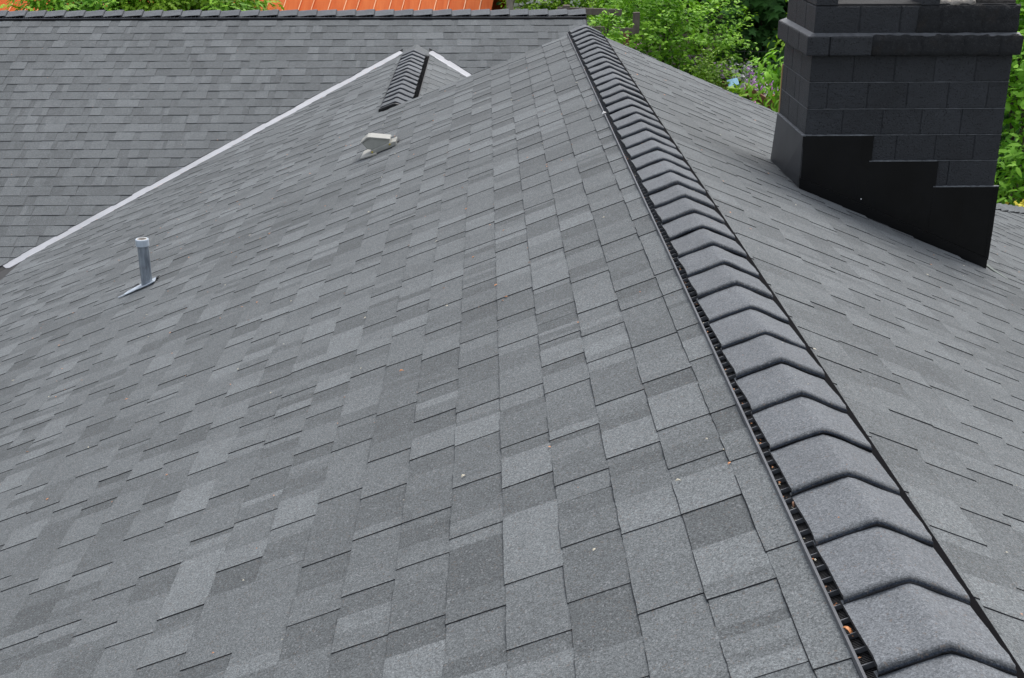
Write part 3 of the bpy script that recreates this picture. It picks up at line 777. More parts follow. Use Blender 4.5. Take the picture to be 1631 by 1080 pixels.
pq = [(FB.uv((x, y, zB(x)))) for x, y in pq]; m.add([FB.P(u, v, .0092) for u, v in pq]+[FB.P(u, v, .0070) for u, v in pq], [tuple(range(6)), tuple(range(11, 5, -1))]+[(i, (i+1) % 6, (i+1) % 6+6, i+6) for i in range(6)]); m.build('apron_flashing', plain('dull_grey_green_flashing', (.13, .15, .14), .5), ch)
m = MB(); m.tube([at(1371.5, 317, YC0-.022), at(1371.5, 317, YC0-.008)], .0035, 10); m.build('rivet', P_white, ch)

# ------------------------------------------------------------------ fallen bits on the roof
deb = MB(); deb2 = MB()
r = random.Random(21)
def bit(mb, C, nrm, s, mi):
    a = Vector((r.uniform(-1, 1), r.uniform(-1, 1), 0)).normalized(); a = (a-nrm*a.dot(nrm)).normalized(); b = nrm.cross(a)
    l_, w_ = s, s*r.uniform(.3, .6)
    v = [C+a*l_, C+b*w_+nrm*.002, C-a*l_, C-b*w_+nrm*.001, C+nrm*s*.35]
    mb.add(v, [(0, 1, 4), (1, 2, 4), (2, 3, 4), (3, 0, 4)], mi)
M_b1 = petal('orange_bud_scales', (.62, .26, .10)); M_b2 = petal('pale_seed_husks', (.60, .55, .42)); M_b3 = petal('brown_twig_bits', (.22, .11, .06))
for i in range(430):
    y = r.uniform(1.0, 9.6)**1.0
    if r.random() < .62: x = XR-.15-abs(r.uniform(0, 3.4)); C = Vector((x, y, zA(x))); nrm = FA.n; 
    else: x = XR+.15+r.uniform(0, 2.6); C = Vector((x, y, zB(x))); nrm = FB.n
    if xch0 < x < xch1 and ych0 < y < ych1: continue
    if r.random() < .45:                                         # caught on butt lines
        f = FA if x < XR else FB; u, v = f.uv(C); v = round(v/E_)*E_-.003; C = f.P(u, v)
    bit(deb, C+nrm*.0085, nrm, r.uniform(.0025, .0062)*(1 if y < 4 else 1.6), r.choice([0, 0, 0, 1, 2, 2]))
for i in range(60):
    y = r.uniform(9.8, 13.4); x = r.uniform(-7, .9); C = Vector((x, y, ZF-(YF-y)*TF))
    if y > (yV(x) if x < XS else yVR(x))+.1: bit(deb, C+FF.n*.0092, FF.n, r.uniform(.003, .007), r.choice([0, 0, 2, 1]))
for i in range(170):                                             # along the vent rail
    y = r.uniform(.9, 9.6); x = XR-r.uniform(.118, .128); bit(deb, Vector((x, y, zA(x)+.010)), Vector((0, 0, 1)), r.uniform(.002, .006), r.choice([0, 0, 1, 2]))
for i in range(120):
    t = r.random(); x = -3.9+3.0*t; p = VA(x)+inplane(FA, dl, (1, -1, 0))*.083; bit(deb, p+Vector((0, 0, .01)), Vector((0, 0, 1)), r.uniform(.003, .008), r.choice([0, 0, 1]))
for i in range(70):
    k = r.randint(-4, 37); x = r.uniform(-.1, .1); y = y0c+k*CAPS+r.uniform(.01, .16); bit(deb, Vector((XR+x, y, ZR-TA*abs(x)+.034)), Vector((0, 0, 1)), r.uniform(.0012, .003), r.choice([0, 1, 1]))
tag(deb.build('tree_litter', [M_b1, M_b2, M_b3]), 'scattered orange bud scales and pale husks lying over the shingles', 'tree litter', kind='stuff')
def scrap(x, y, s, mt, lab, cat, zf=zA, dz=.012, el=1.0, rz=0):
    m = MB(); C = Vector(x if isinstance(x, Vector) else (x, y, zf(x)+dz)); n = 8; v = []
    for i in range(n+1):
        t = i/n; w_ = s*.22*math.sin(math.pi*(.06+.88*t)); a = rz+t*1.1
        c = C+Vector((math.cos(rz)*s*(t-.5)*el, math.sin(rz)*s*(t-.5)*el, s*.30*math.sin(t*math.pi)))
        sd = Vector((-math.sin(a), math.cos(a), .25)); v += [c+sd*w_, c+Vector((0, 0, s*.05)), c-sd*w_]
    m.add(v, [(3*i+k, 3*i+k+1, 3*i+k+4, 3*i+k+3) for i in range(n) for k in (0, 1)])
    o = m.build('leaf_scrap', mt); sdm = o.modifiers.new('solid', 'SOLIDIFY'); sdm.thickness = .0006
    tag(o, lab, cat)
P = FA
def onA(x, y):
    d = Fv+Rv*((x-815.5)/FPX)-Uv*((y-540)/FPX); k = (ZR-TA*XR)/(d[2]-TA*d[0]); return d*k
for (X, Y, s, mt, lab, rz) in ((1264, 812, .022, M_b3, 'curled tan bud husk in the slotted vent beside the caps', 1.2), (1349, 1016, .030, M_b1, 'long orange husk lying in the vent nearest the bottom right', 2.0),
                          (738, 765, .016, M_b2, 'pale curled husk alone in the middle of the left slope', .9), (963, 185, .035, P_white, 'white dropping on the shingles beside the upper main ridge', .6),
                          (640, 596, .016, M_b1, 'orange husk on the left slope above the middle', .3), (1080, 773, .014, M_b2, 'pale husk on a shingle corner left of the vent', .1)):
    p = onA(X, Y); scrap(Vector((p.x, p.y, p.z+.012)), 0, s, mt, lab, 'leaf scrap', rz=rz)

# ------------------------------------------------------------------ foliage
def leafcards(name, C, D, N_, size, mats, parent, shape='oval', mi=None, tone=None, kind=None, origin=None):
    """one mesh of many little leaves: C centres, D leaf directions, N_ leaf normals"""
    C = np.asarray(C, float); D = np.asarray(D, float); N_ = np.asarray(N_, float); k = len(C)
    D /= np.linalg.norm(D, axis=1)[:, None]+1e-9
    S = np.cross(N_, D); S /= np.linalg.norm(S, axis=1)[:, None]+1e-9; N2 = np.cross(D, S)
    size = np.broadcast_to(size, (k,))[:, None]
    if shape == 'oval': T = [(0, 0, 0), (.35, .27, .06), (.75, .22, .03), (1, 0, -.1), (.75, -.22, .03), (.35, -.27, .06)]; Fc = [(0, 1, 5), (1, 2, 4, 5), (2, 3, 4)]
    elif shape == 'long': T = [(0, 0, 0), (.3, .16, .04), (.75, .13, -.02), (1.05, 0, -.2), (.75, -.13, -.02), (.3, -.16, .04)]; Fc = [(0, 1, 5), (1, 2, 4, 5), (2, 3, 4)]
    elif shape == 'fern': T = [(0, 0, 0), (.2, .22, 0), (.3, .04, .02), (.5, .28, -.02), (.55, .04, 0), (.8, .16, -.06), (1.1, 0, -.15), (.8, -.16, -.06), (.55, -.04, 0), (.5, -.28, -.02), (.3, -.04, .02), (.2, -.22, 0)]; Fc = [(0, 1, 2, 10, 11), (2, 3, 4, 8, 9, 10), (4, 5, 6, 7, 8)]
    elif shape == 'maple':
        T = [(0, 0, 0), (-.12, .42, -.03), (.2, .30, 0), (.42, .60, -.08), (.50, .24, 0), (1.0, 0, -.12), (.50, -.24, 0), (.42, -.60, -.08), (.2, -.30, 0), (-.12, -.42, -.03)]; Fc = [(0, 1, 2), (0, 2, 4, 6, 8), (2, 3, 4), (4, 5, 6), (6, 7, 8), (0, 8, 9)]
    elif shape == 'petal': T = [(-.5, -.5, 0), (.5, -.5, 0.1), (.5, .5, 0), (-.5, .5, .1), (0, 0, .4)]; Fc = [(0, 1, 4), (1, 2, 4), (2, 3, 4), (3, 0, 4)]
    elif shape == 'blade': T = [(0, .03, 0), (.6, .025, .05), (1, 0, .2), (.6, -.025, .05), (0, -.03, 0)]; Fc = [(0, 1, 3, 4), (1, 2, 3)]
    T = np.array(T); nv = len(T)
    V = C[:, None, :]+size[:, :, None]*(T[None, :, 0:1]*D[:, None, :]+T[None, :, 1:2]*S[:, None, :]+T[None, :, 2:3]*N2[:, None, :])
    V = V.reshape(-1, 3)
    if origin is None: origin = V.mean(0)
    V = V-np.asarray(origin)
    loops = []; starts = []; tot = []; pos_ = 0
    base = np.arange(k)*nv
    per = [len(f) for f in Fc]; flat = np.concatenate([np.array(f) for f in Fc])
    LI = (base[:, None]+flat[None, :]).reshape(-1)
    lt = np.tile(np.array(per), k); ls = np.concatenate([[0], np.cumsum(lt)[:-1]])
    me = bpy.data.meshes.new(name); me.vertices.add(len(V)); me.vertices.foreach_set('co', V.astype(np.float32).ravel())
    me.loops.add(len(LI)); me.loops.foreach_set('vertex_index', LI.astype(np.int32))
    me.polygons.add(len(lt)); me.polygons.foreach_set('loop_start', ls.astype(np.int32)); me.polygons.foreach_set('loop_total', lt.astype(np.int32))
    for m_ in (mats if isinstance(mats, list) else [mats]): me.materials.append(m_)
    if mi is not None: me.polygons.foreach_set('material_index', np.repeat(np.asarray(mi, np.int32), len(Fc)))
    if tone is None: tone = R_.beta(1.6, 1.8, k)
    a = me.attributes.new('tone', 'FLOAT', 'FACE'); a.data.foreach_set('value', np.repeat(np.asarray(tone, np.float32), len(Fc)))
    me.update(calc_edges=True); me.validate()
    o = new_obj(name, me, parent, origin)
    if kind: o['kind'] = kind
    return o
def sprays(center, radii, n, per, leaf, seed, inner=.35, droop=.15, length=.35, flat=.5, ylo=None, lumps=7):
    """leafy twigs filling an uneven crown; returns leaf arrays and twig starts"""
    rs = np.random.RandomState(seed); c = np.array(center); rad = np.array(radii)
    # lobes make the outline uneven
    lob = rs.normal(size=(lumps, 3)); lob /= np.linalg.norm(lob, axis=1)[:, None]; lr = rs.uniform(.45, .75, lumps); lc = lob*(1-lr)[:, None]*rs.uniform(.8, 1.25, lumps)[:, None]
    which = rs.randint(0, lumps, n)
    d = rs.normal(size=(n, 3)); d /= np.linalg.norm(d, axis=1)[:, None]
    rr = (inner+(1-inner)*rs.random_sample(n)**.6)
    P0 = lc[which]+d*(lr[which]*rr)[:, None]
    start = c+P0*rad
    out = d*.7+P0*.6+rs.normal(size=(n, 3))*.35; out[:, 2] += .15-droop
    out /= np.linalg.norm(out, axis=1)[:, None]
    t = (np.arange(per)+.5)/per
    L = length*rs.uniform(.6, 1.3, n)
    C = start[:, None, :]+out[:, None, :]*(L[:, None]*t[None, :])[:, :, None]
    C[:, :, 2] -= (droop*L[:, None]*t[None, :]**2)
    C += rs.normal(size=C.shape)*leaf*.35
    side = np.cross(out, [0, 0, 1.]); side /= np.linalg.norm(side, axis=1)[:, None]+1e-6
    sg = np.where(np.arange(per) % 2 == 0, 1., -1.)
    D = out[:, None, :]*.7+side[:, None, :]*sg[None, :, None]+rs.normal(size=C.shape)*.35; D[:, :, 2] -= droop
    N_ = np.zeros_like(C); N_[:, :, 2] = 1.; N_ += d[:, None, :]*.55+rs.normal(size=C.shape)*flat
    tn = np.clip(.22+.45*(rr[:, None]-.3)/.7*rs.uniform(.3, 1.3, (n, 1))+.28*t[None, :]+.16*rs.normal(size=(n, 1))+.10*rs.normal(size=(n, per)), 0, 1)  # inner leaves darker: crown shade put into the tone; young tips paler
    sz = leaf*rs.uniform(.6, 1.25, n*per)
    return C.reshape(-1, 3), D.reshape(-1, 3), N_.reshape(-1, 3), sz, tn.reshape(-1), start, c
def limbs(mb, root, starts, c, r0, seed, n=14):
    rs = random.Random(seed); root = Vector(root); c = Vector(c)
    top = Vector((c.x, c.y, c.z+.1)); mid = root.lerp(top, .55)+Vector((rs.uniform(-.1, .1), rs.uniform(-.1, .1), 0))
    mb.tube([root, root.lerp(mid, .5)+Vector((rs.uniform(-.05, .05), 0, 0)), mid, top], [r0*1.15, r0, r0*.75, r0*.35], 10)
    for i in range(n):
        s = Vector(starts[rs.randrange(len(starts))]); t = rs.uniform(.35, .95); b = root.lerp(top, t)
        k = b.lerp(s, .5)+Vector((0, 0, rs.uniform(.02, .2))); mb.tube([b, k, s], [r0*.38*(1.2-t), r0*.2, r0*.07], 5)
def tree(name, label, cat, center, radii, n, per, leaf, mt, shape, seed, r0=.06, bark=None, group=None, **kw):
    base = (center[0], center[1], tz(center[1]))
    e = empty(name, base, label, cat, group)
    C, D, N_, sz, tn, st, c = sprays(center, radii, n, per, leaf, seed, **kw)
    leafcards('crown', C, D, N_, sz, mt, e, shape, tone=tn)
    m = MB(); limbs(m, base, st, c, r0, seed); m.build('trunk', bark or M_bark, e, smooth=True)
    return e, st
def P_(x, y, Y): return tuple(at(x, y, Y))
# light green tree right of the far roof end
a = P_(1066, 40, 18.4)
tree('small_tree', 'light green small-leaved tree leaning over the fence beyond the ridge end', 'tree', (a[0], a[1]+.4, a[2]-.15), (1.08, 1.1, 1.10), 760, 13, .074, L_light, 'oval', 1, .05, length=.36, flat=.4, lumps=13)
a = P_(985, 30, 19.4)
tree('small_tree', 'pale green shrub behind the grey timber rails', 'tree', (a[0], a[1]+1.2, a[2]-.1), (.75, .6, 1.1), 420, 12, .068, L_light, 'oval', 2, .04, length=.28)
a = P_(968, 38, 17.0)
tree('low_shrub', 'bright shrub in front of the two grey timber rails', 'shrub', (a[0], a[1], a[2]-.1), (.24, .2, .26), 60, 10, .062, L_light, 'oval', 12, .02, length=.2)
# big-leaf maple in the dark corner
a = P_(1215, 20, 20.5)
tree('maple_tree', 'broad-leaved dark green maple between the light tree and the chimney', 'tree', (a[0]+.25, a[1]+.6, a[2]+.2), (1.15, 1.0, 1.6), 330, 7, .20, L_dark, 'maple', 3, .11, droop=.45, length=.5, flat=.35)
# drooping long-leaved branch beside the chimney
a = P_(1234, 103, 14.5)
tree('cherry_tree', 'young tree with long drooping bright leaves touching the chimney edge', 'tree', (a[0]+.18, a[1]+.3, a[2]-.08), (.30, .32, .16), 60, 9, .11, L_vine, 'long', 4, .03, droop=.8, length=.3, flat=.3)
a = P_(1262, 45, 15.2)
tree('cherry_tree', 'thin upright sapling with pale leaves just left of the chimney cap', 'tree', (a[0]+.12, a[1]+.2, a[2]-.12), (.30, .3, .55), 34, 8, .09, L_lime, 'long', 44, .02, droop=.5, length=.2, flat=.3)
# red-tinged low shrub
a = P_(1132, 128, 17.2)
tree('low_shrub', 'yellow green low shrub with reddish shoots left of the blue post', 'shrub', (a[0], a[1], a[2]-.12), (.38, .35, .42), 200, 10, .05, [L_red], 'oval', 5, .02, length=.22)
a = P_(1193, 146, 16.4)
tree('low_shrub', 'lime lobed-leaf shrub in front of the blue post', 'shrub', (a[0], a[1]-.1, a[2]-.22), (.20, .2, .26), 36, 5, .12, L_lime, 'maple', 6, .015, length=.15)
# vine-covered tree on the right
for i, (X, Y_, yy, rx, rz_, lab) in enumerate(((1665, 250, 12.6, .85, .75, 'glossy green leafy bush beside the lowest right edge of the chimney'), (1675, 90, 13.2, 1.0, .85, 'tall leafy vine tree right of the chimney shoulder'), (1640, -60, 14.2, 1.1, .8, 'upper leafy bough right of the chimney top'))):
    a = P_(X, Y_, yy)
    tree('leafy_bush', lab, 'bush', (a[0]+.1, a[1], a[2]-.05), (rx, .8, rz_), 330, 8, .115, L_vine, 'long' if i == 0 else 'oval', 60+i, .05, length=.3, droop=.3, flat=.35)
# ferny tree beyond the far ridge on the left
for i, (X, hw, n_, mt, lab) in enumerate(((130, 1.0, 420, L_light, 'feathery green tree behind the far ridge, leftmost'), (265, .95, 420, L_lime, 'bright feathery tree behind the far ridge between two others'), (345, .62, 260, L_light, 'feathery green tree behind the far ridge nearest the orange roof'))):
    a = P_(X, -14, 19.6+.3*i)
    tree('feathery_tree', lab, 'tree', (a[0], a[1], a[2]-.22), (hw, .8, .62), n_, 10, .15, mt, 'fern', 80+i, .06, length=.4, droop=.4, flat=.3)
# white blossoming shrubs
bl = []
for i, (X, hw, lab) in enumerate(((850, .50, 'white blossoming bush beyond the right end of the far ridge'), (915, .36, 'white blossoming bush beside the grey timber rail'))):
    a = P_(X, -8, 20.0)
    e, st = tree('blossom_bush', lab, 'bush', (a[0], a[1], a[2]-.2), (hw, .5, .62), 420, 11, .06, L_lime, 'oval', 90+i, .04, length=.25)
    rs = np.random.RandomState(i); k = 260
    idx = rs.randint(0, len(st), k); C = st[idx]+rs.normal(size=(k, 3))*.10; N_ = rs.normal(size=(k, 3))*.5+[0, -.8, .8]
    leafcards('blossom', C, rs.normal(size=(k, 3)), N_, rs.uniform(.04, .09, k), P_white, e, 'petal')
a = at(812, 6, 19.2); 
e = empty('bare_trunk', (a[0], a[1], tz(a[1])), 'slim grey-brown trunk between the orange roof and the white bush', 'tree')
m = MB(); m.tube([(a[0]+.05, a[1], tz(a[1])), (a[0]+.02, a[1], a[2]-.3), (a[0]-.03, a[1], a[2]+.5), (a[0]+.1, a[1], a[2]+1.3)], [.07, .055, .05, .02], 10); m.build('trunk', M_barkpale, e, smooth=True)
m = MB(); m.tube([(a[0], a[1], a[2]-.1), (a[0]+.22, a[1], a[2]+.5)], [.03, .01], 6); m.tube([(a[0]-.02, a[1], a[2]+.4), (a[0]-.3, a[1]-.1, a[2]+1.0)], [.03, .01], 6); m.build('branch', M_barkpale, e, smooth=True)
a = at(1238, 100, 21.5)
e = empty('big_trunk', (a[0], a[1], tz(a[1])), 'thick dark trunk in shade close to the chimney', 'tree')
m = MB(); m.tube([(a[0], a[1], tz(a[1])-.1), (a[0], a[1], a[2]-.4), (a[0]+.05, a[1], a[2]+1), (a[0]+.2, a[1], a[2]+4)], [.26, .19, .16, .07], 14); m.build('trunk', M_bark, e, smooth=True)
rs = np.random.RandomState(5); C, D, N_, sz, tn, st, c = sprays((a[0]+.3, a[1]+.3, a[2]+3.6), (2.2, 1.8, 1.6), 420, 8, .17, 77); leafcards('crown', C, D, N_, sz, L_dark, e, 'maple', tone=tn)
# trees further back, each its own
spots = [(-13, 27, 2.6, 3.2), (-10.2, 26, 2.3, 3.0), (1.6, 23.2, 1.5, 2.2), (4.2, 24.5, 1.9, 2.8), (7.2, 22.5, 2.2, 3.0), (9.5, 18, 1.9, 2.6), (6.4, 16.8, 1.2, 1.8), (11.5, 23, 2.4, 3.2)]
labs = ['dark broadleaf tree far left behind the orange roof', 'dark broadleaf tree left behind the orange roof', 'deep green tree behind the timber rails', 'deep green tree behind the light green tree', 'deep green tree behind the chimney', 'deep green tree far right of the chimney', 'deep green bush low behind the chimney', 'deep green tree farthest right at the back']
for i, ((x, y, rx, rz_), lab) in enumerate(zip(spots, labs)):
    tree('background_tree', lab, 'tree', (x, y, tz(y)+rz_+.3), (rx, rx*.8, rz_), 900, 8, .15, L_deep if i % 2 else L_dark, 'maple' if i % 3 == 0 else 'oval', 200+i, .12, length=.5, group='broadleaf trees behind the garden', lumps=12, inner=.1)
# far wood: one leafy mass
rs = np.random.RandomState(8); k = 60000
x = rs.uniform(-34, 34, k); dep = rs.random_sample(k)*2.2; z = rs.uniform(0, 8.5, k)
yb = 31+.04*x**1+1.3*np.sin(x*.7)+.8*np.sin(z*1.3+x)
C = np.stack([x, yb+dep, z-4.1+.4*np.sin(x*.9)], 1); N_ = rs.normal(size=(k, 3))*.6+[0, -.7, .6]; D = rs.normal(size=(k, 3))
tn = np.clip(.4+.3*np.sin(x*1.1+z*1.7)+.2*rs.normal(size=k), 0, 1)
o = leafcards('far_wood', C, D, N_, rs.uniform(.25, .45, k), L_deep, None, 'oval', tone=tn); tag(o, 'dense far wood closing the view behind the garden', 'wood', kind='stuff')
# undergrowth: leafy ground cover and tall stems in the garden behind the slope
k = 26000; x = rs.uniform(1.2, 11, k); y = rs.uniform(11, 24, k); gz = np.array([tz(v) for v in y])
C = np.stack([x, y, gz+rs.random_sample(k)**1.6*.62], 1); D = rs.normal(size=(k, 3))*.6+[0, 0, .7]; N_ = rs.normal(size=(k, 3))+[0, -.5, .8]
o = leafcards('ground_cover', C, D, N_, rs.uniform(.05, .13, k), L_grass, None, 'oval'); tag(o, 'leafy ground cover filling the flower garden', 'ground cover', kind='stuff')
k = 12000; x = rs.uniform(1.2, 9, k); y = rs.uniform(13, 22, k); gz = np.array([tz(v) for v in y])
C = np.stack([x, y, gz], 1); D = rs.normal(size=(k, 3))*.22+[0, 0, 1]; N_ = rs.normal(size=(k, 3))+[0, -1, 0]
o = leafcards('tall_grass', C, D, N_, rs.uniform(.4, .95, k), L_grass, None, 'blade'); tag(o, 'tall grass blades between the mauve flowers', 'grass', kind='stuff')

# flowering plants: heads placed in the bed beyond the right slope
r = random.Random(77)
FL = [(1098, 103, 'm'), (1108, 95, 'm'), (1115, 108, 'w'), (1146, 112, 'm'), (1160, 110, 'm'), (1170, 122, 'w'), (1186, 109, 'w'), (1192, 112, 'm'), (1199, 118, 'm'), (1184, 124, 'w'),
      (1200, 134, 'm'), (1205, 140, 'm'), (1187, 142, 'w'), (1183, 150, 'w'), (1190, 154, 'g'), (1212, 136, 'm'), (1214, 142, 'm'), (1220, 145, 'g'), (1226, 136, 'm'), (1234, 141, 'm'),
      (1207, 155, 'w'), (1202, 149, 'g'), (1213, 126, 'm'), (1228, 152, 'w'), (1232, 160, 'm'), (1244, 162, 'm'), (1226, 169, 'g'), (1216, 166, 'g'), (1233, 171, 'g'), (1195, 161, 'g'),
      (1010, 73, 'g'), (1003, 79, 'm'), (1015, 82, 'm'), (1244, 176, 'm'), (1165, 104, 'w'), (1184, 157, 'g'), (1220, 121, 'w'), (1236, 128, 'm')]
cn = {'m': ('pale mauve', P_pink), 'w': ('white', P_white), 'g': ('magenta', P_mag)}
def near_words(X, Y):
    if X < 1030: return 'over the slope near the red-brown post'
    if X < 1130: return 'left of the yellow green shrub'
    if X < 1180: return 'beside the blue-roofed post'
    if X < 1212: return 'just right of the blue-roofed post'
    return 'close to the left edge of the chimney'
ordw = ['first', 'second', 'third', 'fourth', 'fifth', 'sixth', 'seventh', 'eighth', 'ninth', 'tenth']
for i, (X, Y, c) in enumerate(FL):
    mates = sorted(q[0]+q[1]/1000 for q in FL if q[2] == c and near_words(q[0], q[1]) == near_words(X, Y))
    od = '' if len(mates) == 1 else ordw[mates.index(X+Y/1000)]+' from left of the '
    Yd = 16.2+(185-Y)*.03+r.uniform(0, .5); h = at(X, Y, Yd); base = Vector((h[0]+r.uniform(-.08, .08), h[1]+.02, tz(h[1])))
    lab = '%s%s flowers %s' % (od, cn[c][0], near_words(X, Y))
    e = empty('flowering_plant', base, lab, 'flower', cn[c][0]+' flowers '+near_words(X, Y))
    m = MB(); heads = []
    for s_ in range(r.randint(2, 4)):
        hp = Vector(h)+Vector((r.uniform(-.09, .09), r.uniform(-.08, .08), r.uniform(-.10, .04))) if s_ else Vector(h)
        m.tube([base, base.lerp(hp, .6)+Vector((r.uniform(-.04, .04), 0, 0)), hp], [.005, .004, .003], 5); heads.append(hp)
    m.build('stem', L_grass, e)
    k = 9*len(heads); rs = np.random.RandomState(300+i); C = np.repeat(np.array([list(q) for q in heads]), 9, 0)+rs.normal(size=(k, 3))*.04
    leafcards('blossom', C, rs.normal(size=(k, 3)), rs.normal(size=(k, 3))*.5+[0, -1, .6], rs.uniform(.030, .050, k), cn[c][1], e, 'petal')
    k = 14; C = np.array([list(base.lerp(heads[0], t)) for t in np.linspace(.25, .9, k)]); leafcards('leaf', C, rs.normal(size=(k, 3))+[0, 0, -.2], rs.normal(size=(k, 3))*.4+[0, 0, 1], .09, L_light, e, 'long')
a = at(1624, 328, 11.6)
e = empty('flowering_plant', (a[0], a[1], tz(a[1])), 'yellow flowers low behind the roof edge right of the chimney', 'flower')
m = MB(); m.tube([(a[0], a[1], tz(a[1])), tuple(a)], .006, 5); m.build('stem', L_grass, e)
rs = np.random.RandomState(3); k = 26; C = np.array(a)+rs.normal(size=(k, 3))*[.06, .05, .03]; leafcards('blossom', C, rs.normal(size=(k, 3)), rs.normal(size=(k, 3))*.5+[0, -.6, 1], .032, P_yel, e, 'petal')

# ------------------------------------------------------------------ timber trellis, post, boards, barn
def beam(mb, a, b, w, h):
    a = Vector(a); b = Vector(b); d = (b-a).normalized(); s = d.cross(Vector((0, 0, 1))); s = s.normalized() if s.length > .1 else Vector((1, 0, 0)); u = s.cross(d).normalized()
    v = [p+s*i*w/2+u*k*h/2 for p in (a, b) for i, k in ((-1, -1), (1, -1), (1, 1), (-1, 1))]
    mb.add(v, [(0, 1, 2, 3), (7, 6, 5, 4), (0, 4, 5, 1), (1, 5, 6, 2), (2, 6, 7, 3), (3, 7, 4, 0)])
Yt = 17.6
tr = empty('timber_trellis', (1.75, Yt, tz(Yt)), 'weathered grey timber rails with a post beside the end of the far ridge', 'trellis')
for (x0, y0, x1, y1) in ((928, 16, 990, 20), (940, 44, 1012, 50)):
    m = MB(); A = at(x0, y0, Yt); B = at(x1, y1, Yt); A = A-Vector((.35, 0, 0)); beam(m, A, B, .045, .085); m.build('rail', M_wood, tr)
m = MB(); A = at(1013, 53, Yt); B = Vector((A.x, A.y, at(1013, 20, Yt).z)); beam(m, A+Vector((0, .03, 0)), B+Vector((0, .03, 0)), .09, .07); o = m.build('upright', M_wood, tr)
m = MB(); A = at(997, 52, Yt); beam(m, (A.x, Yt-.05, tz(Yt)), (A.x, Yt-.05, A.z), .075, .07); o = m.build('post', M_redwood, tr); o['label'] = 'red-brown post under the lower rail'
m = MB(); A = at(925, 20, Yt); beam(m, (A.x-.2, Yt, tz(Yt)), (A.x-.2, Yt, A.z+.1), .09, .09); m.build('post', M_wood, tr)
# wire fence
wf = empty('wire_fence', (2.9, 18.3, tz(18.3)), 'thin wire fence in the shade under the light green tree', 'fence')
m = MB()
for k in range(7): z = tz(18.3)+.2+k*.26; m.tube([(2.1, 18.3, z), (3.1, 18.3, z-.01), (4.4, 18.3, z)], .0022, 4)
m.build('line_wire', M_rail, wf)
m = MB()
for k in range(22): m.tube([(2.1+k*.105, 18.302, tz(18.3)+.1), (2.1+k*.105, 18.302, tz(18.3)+1.8)], .0018, 4)
m.build('upright_wire', M_rail, wf)
for xx in (2.1, 4.4):
    m = MB(); m.tube([(xx, 18.34, tz(18.3)-.1), (xx, 18.34, tz(18.3)+1.9)], .022, 8); m.build('stake', M_bark, wf)
# blue-roofed birdhouse on a post
Yb = 16.9
A = at(1168, 134, Yb)
bh = empty('birdhouse', (A.x, Yb, tz(Yb)), 'teal birdhouse with a pale blue pitched roof on a post behind the slope', 'birdhouse')
m = MB(); m.box((A.x-.055, Yb-.05, A.z-.20), (A.x+.045, Yb+.06, A.z), fn=lambda q: (q[0], q[1], q[2]+(.30*(q[1]-Yb)+.25*(q[0]-A.x) if q[2] > A.z-.1 else 0))); m.build('box', M_teal, bh, bevel=.003)
m = MB(); m.box((A.x-.075, Yb-.09, 0), (A.x+.065, Yb+.10, .012), fn=lambda q: (q[0], q[1], A.z+.014+q[2]+.30*(q[1]-Yb)+.25*(q[0]-A.x))); m.build('roof', M_blue, bh)
m = MB(); m.tube([(A.x, Yb-.052, A.z-.07), (A.x, Yb-.046, A.z-.07)], .016, 12); m.build('entrance', M_black, bh)
m = MB(); beam(m, (A.x, Yb, tz(Yb)-.1), (A.x, Yb, A.z-.2), .06, .06); m.build('post', M_teal, bh)
# rusty boards of the raised bed
def boards(nm, lab, P0, P1, Yx, h, th=.03):
    A = at(*P0, Yx); B = at(*P1, Yx-.3); e = empty(nm, (A.x, A.y, tz(A.y)), lab, 'garden edging')
    for k in range(2):
        m = MB(); off = Vector((0, 0, -k*(h+.006))); beam(m, A+off, B+off, th, h); m.build('board', M_redwood, e)
    for q in (A, B): m = MB(); beam(m, (q.x, q.y+.04, tz(q.y)-.1), (q.x, q.y+.04, q.z+.04), .05, .05); m.build('stake', M_redwood, e)
boards('bed_edging', 'rusty brown sloping boards edging the flower bed near the chimney', (1192, 141), (1232, 166), 16.4, .055)
boards('bed_edging', 'short red-brown boards partly hidden left of the blue-roofed post', (1133, 131), (1160, 134), 17.6, .06)
A = at(1234, 160, 15.9); e = empty('stump', (A.x, A.y, tz(A.y)), 'rough orange-brown stump among the flowers near the chimney', 'stump')
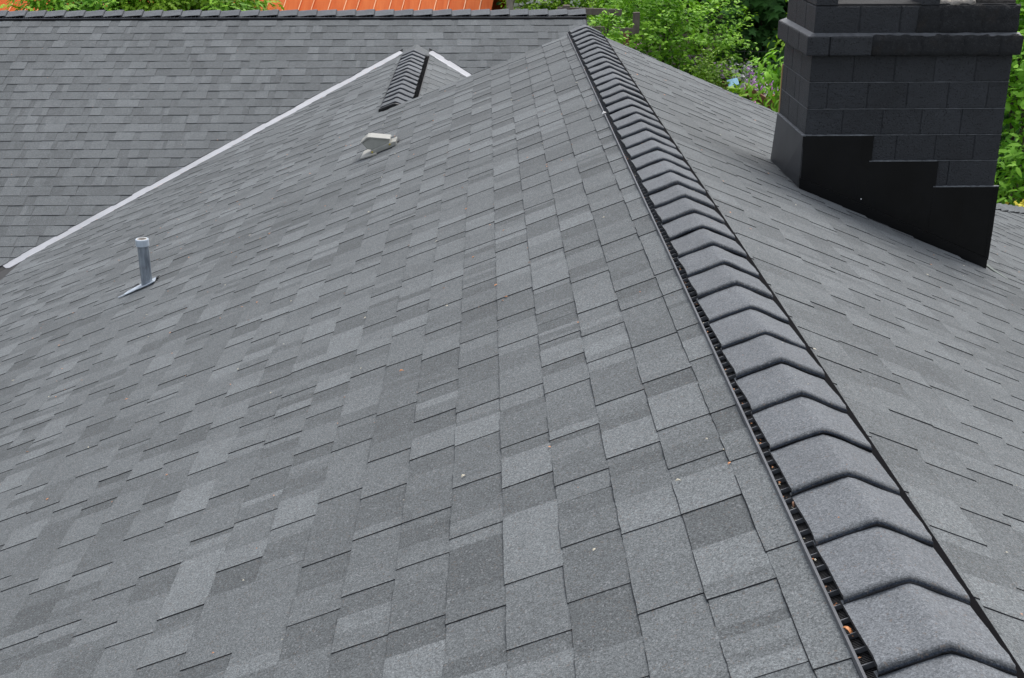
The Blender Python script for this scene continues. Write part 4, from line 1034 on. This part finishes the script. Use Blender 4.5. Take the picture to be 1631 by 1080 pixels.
m = MB(); m.tube([(A.x, A.y, tz(A.y)-.1), (A.x+.01, A.y, A.z-.12), (A.x, A.y, A.z+.07)], [.09, .06, .055], 9); m.build('wood', plain('split_cedar', (.30, .14, .05), .9, 0, 60, .6, .35, 20), e)
# orange metal barn roof
d = Vector(at(1210, -2100, 1)).normalized()                          # direction of the ribs up the slope
if d.y < 0: d = -d
al = Vector((1, 0, 0)); al = (al-Vector((0, 0, 0))).normalized()
dh = Vector((d.x, d.y, 0)); 
br = Vector(at(783, 14, 22.0)); bl_ = br-al*6.6
barn = empty('barn', (-3, 24, tz(24)), 'building with a bright orange corrugated metal roof beyond the far ridge', 'building')
nP = 12; wdt = .78
for k in range(nP):
    m = MB()
    xs_ = [0, .19, .20, .215, .225, .46, .47, .485, .495, wdt-.035, wdt-.025, wdt-.012, wdt]
    hs_ = [0, 0, .02, .02, 0, 0, .02, .02, 0, 0, .034, .034, 0]
    nrm = al.cross(d).normalized(); nrm = nrm if nrm.z > 0 else -nrm
    v = []
    for x_, h_ in zip(xs_, hs_):
        for t in (-1.6, 2.6): v.append(br-al*(k*wdt+x_)+d*t+nrm*h_)
    n = len(xs_); f = [(2*i, 2*i+1, 2*i+3, 2*i+2) for i in range(n-1)]
    m.add(v, f, [1 if (hs_[i] > 0 and hs_[i+1] > 0) else 0 for i in range(n-1)])
    o = m.build('roof_panel', [M_orange, M_orib], barn); s = o.modifiers.new('solid', 'SOLIDIFY'); s.thickness = .004
rt = br+d*2.6; le = br-al*(nP*wdt)
m = MB(); lo = br-d*1.5
m.box((le.x+.3+lo.x-br.x, lo.y+.15, tz(22)-.2), (lo.x-.25, lo.y+.25, lo.z-.05)); m.box((le.x+.3, rt.y+1.9, tz(24)-.2), (lo.x-.25, rt.y+2.0, lo.z-.05)); m.build('wall', M_wood, barn)
m = MB(); bk = [(rt-al*(nP*wdt)), rt, rt+Vector((-d.x*0, 2.2, -2.2)), rt-al*(nP*wdt)+Vector((0, 2.2, -2.2))]; m.add(bk, [(3, 2, 1, 0)]); o = m.build('back_slope', M_orange, barn); s = o.modifiers.new('solid', 'SOLIDIFY'); s.thickness = .03

for o in bpy.data.objects:
    if '_w' in o: del o['_w']
